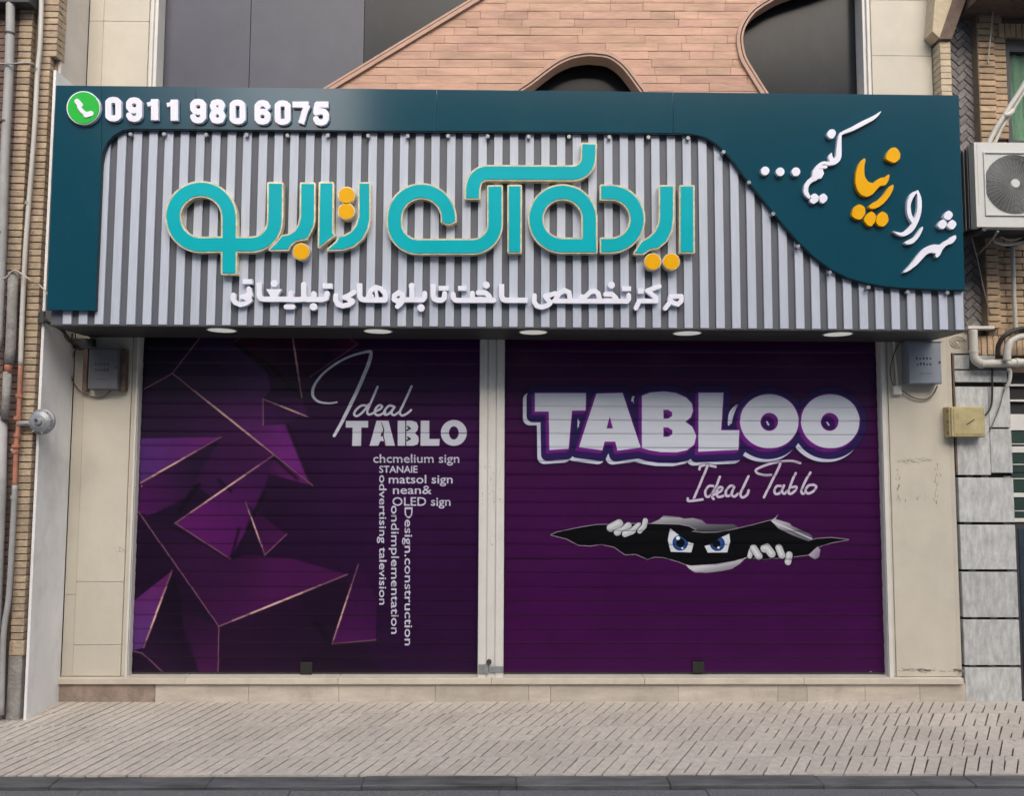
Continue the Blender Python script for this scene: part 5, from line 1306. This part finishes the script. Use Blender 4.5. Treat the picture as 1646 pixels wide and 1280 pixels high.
lathe_y(cxA, czA, [(RA*0.99,YA+0.004),(RA*0.99,YA+0.058)]).build('fan_well', 'ac_dark', ac) if False else None
mb = MB()
for k_ in range(3):
    a0 = k_*2*math.pi/3
    pts_ = [(0.04,0),(0.20,0.0),(0.215,0.35),(0.21,0.8),(0.10,0.9),(0.045,0.6)]
    b_ = len(mb.v)
    for (r_, t_) in pts_: mb.v.append((cxA+r_*math.cos(a0+t_), YA+0.018+0.022*t_, czA+r_*math.sin(a0+t_)))
    for (r_, t_) in pts_: mb.v.append((cxA+r_*math.cos(a0+t_), YA+0.021+0.022*t_, czA+r_*math.sin(a0+t_)))
    n_ = len(pts_); mb.f.append(tuple(b_+i for i in range(n_))); mb.f.append(tuple(b_+n_+i for i in reversed(range(n_))))
    for i in range(n_): mb.f.append((b_+i, b_+(i+1)%n_, b_+n_+(i+1)%n_, b_+n_+i))
mb.build('fan_blades', 'dark_metal', ac)
box('well_back', 'ac_dark', ac, cxA-RA, min(cxA+RA, AX1-0.01), YA+0.055, YA+0.0593, czA-RA, czA+RA)
box('seam_strip', 'ac_grey', ac, AX0+0.020, AX0+0.0225, YA-0.0012, YA-0.0002, AZ0+0.25*(AZ1-AZ0), AZ1-0.01)
br_ = thing('wall_bracket', pt(1600,380,-0.3), 'thin steel wall bracket holding up the air conditioner', 'bracket')
for dx in (0.0, 0.5):
    box('arm', 'dark_metal', br_, AX0+0.04+dx, AX0+0.07+dx, YA-0.0, 0.05, AZ0-0.032, AZ0-0.001, 0.002)
MB().tube([pt(1604,372,-0.44), pt(1588,392,-0.25), pt(1571,409,-0.04)], 0.010, 8).build('brace', 'steel', br_, smooth=True)
MB().tube([pt(1560,374,-0.30), pt(1570,412,-0.10), pt(1580,460,-0.03), pt(1592,508,-0.03)], 0.0045, 6).build('stay_wire', 'steel', br_, smooth=True)
hz = thing('refrigerant_hoses', pt(1592,228,-0.3), 'pair of white wrapped hoses rising from the air conditioner to the right', 'hoses')
tubeo('hose', 'pvc', hz, [pt(1588,232,-0.34), pt(1600,208,-0.35), pt(1614,186,-0.36), pt(1628,164,-0.37), pt(1640,146,-0.38), pt(1660,112,-0.4)], 0.019, 12)
tubeo('hose', 'pvc', hz, [pt(1598,232,-0.33), pt(1610,206,-0.34), pt(1624,184,-0.35), pt(1638,160,-0.36), pt(1664,122,-0.38)], 0.014, 12)
tubeo('wrap', 'pvc', hz, [pt(1614,186,-0.365), pt(1621,184,-0.37), pt(1627,178,-0.36)], 0.022, 10)
ls = tubeo('drain_hose', 'pvc', None, [pt(1593,382,-0.22), pt(1602,389,-0.24), pt(1618,393,-0.25), pt(1634,391,-0.25), pt(1670,384,-0.25)], 0.013, 10)
tag(ls, 'pale hose sagging under the air conditioner', 'hose')
ls = tubeo('drain_hose', 'cream_cable', None, [pt(1600,376,-0.16), pt(1612,382,-0.16), pt(1626,385,-0.16), pt(1650,379,-0.16)], 0.008, 8)
tag(ls, 'thinner brownish hose tucked behind the sagging pale one', 'hose')
rod = tubeo('cream_rod', 'cream_cable', None, [pt(1600,-40,-0.08), pt(1596,20,-0.08), pt(1591,70,-0.07), pt(1588,103,-0.05)], 0.006, 8)
tag(rod, 'thin cream cable hanging down the brick column above the air conditioner', 'cable')
print('strips', NS, 'tiles', cnt, 'objects', len(bpy.data.objects))
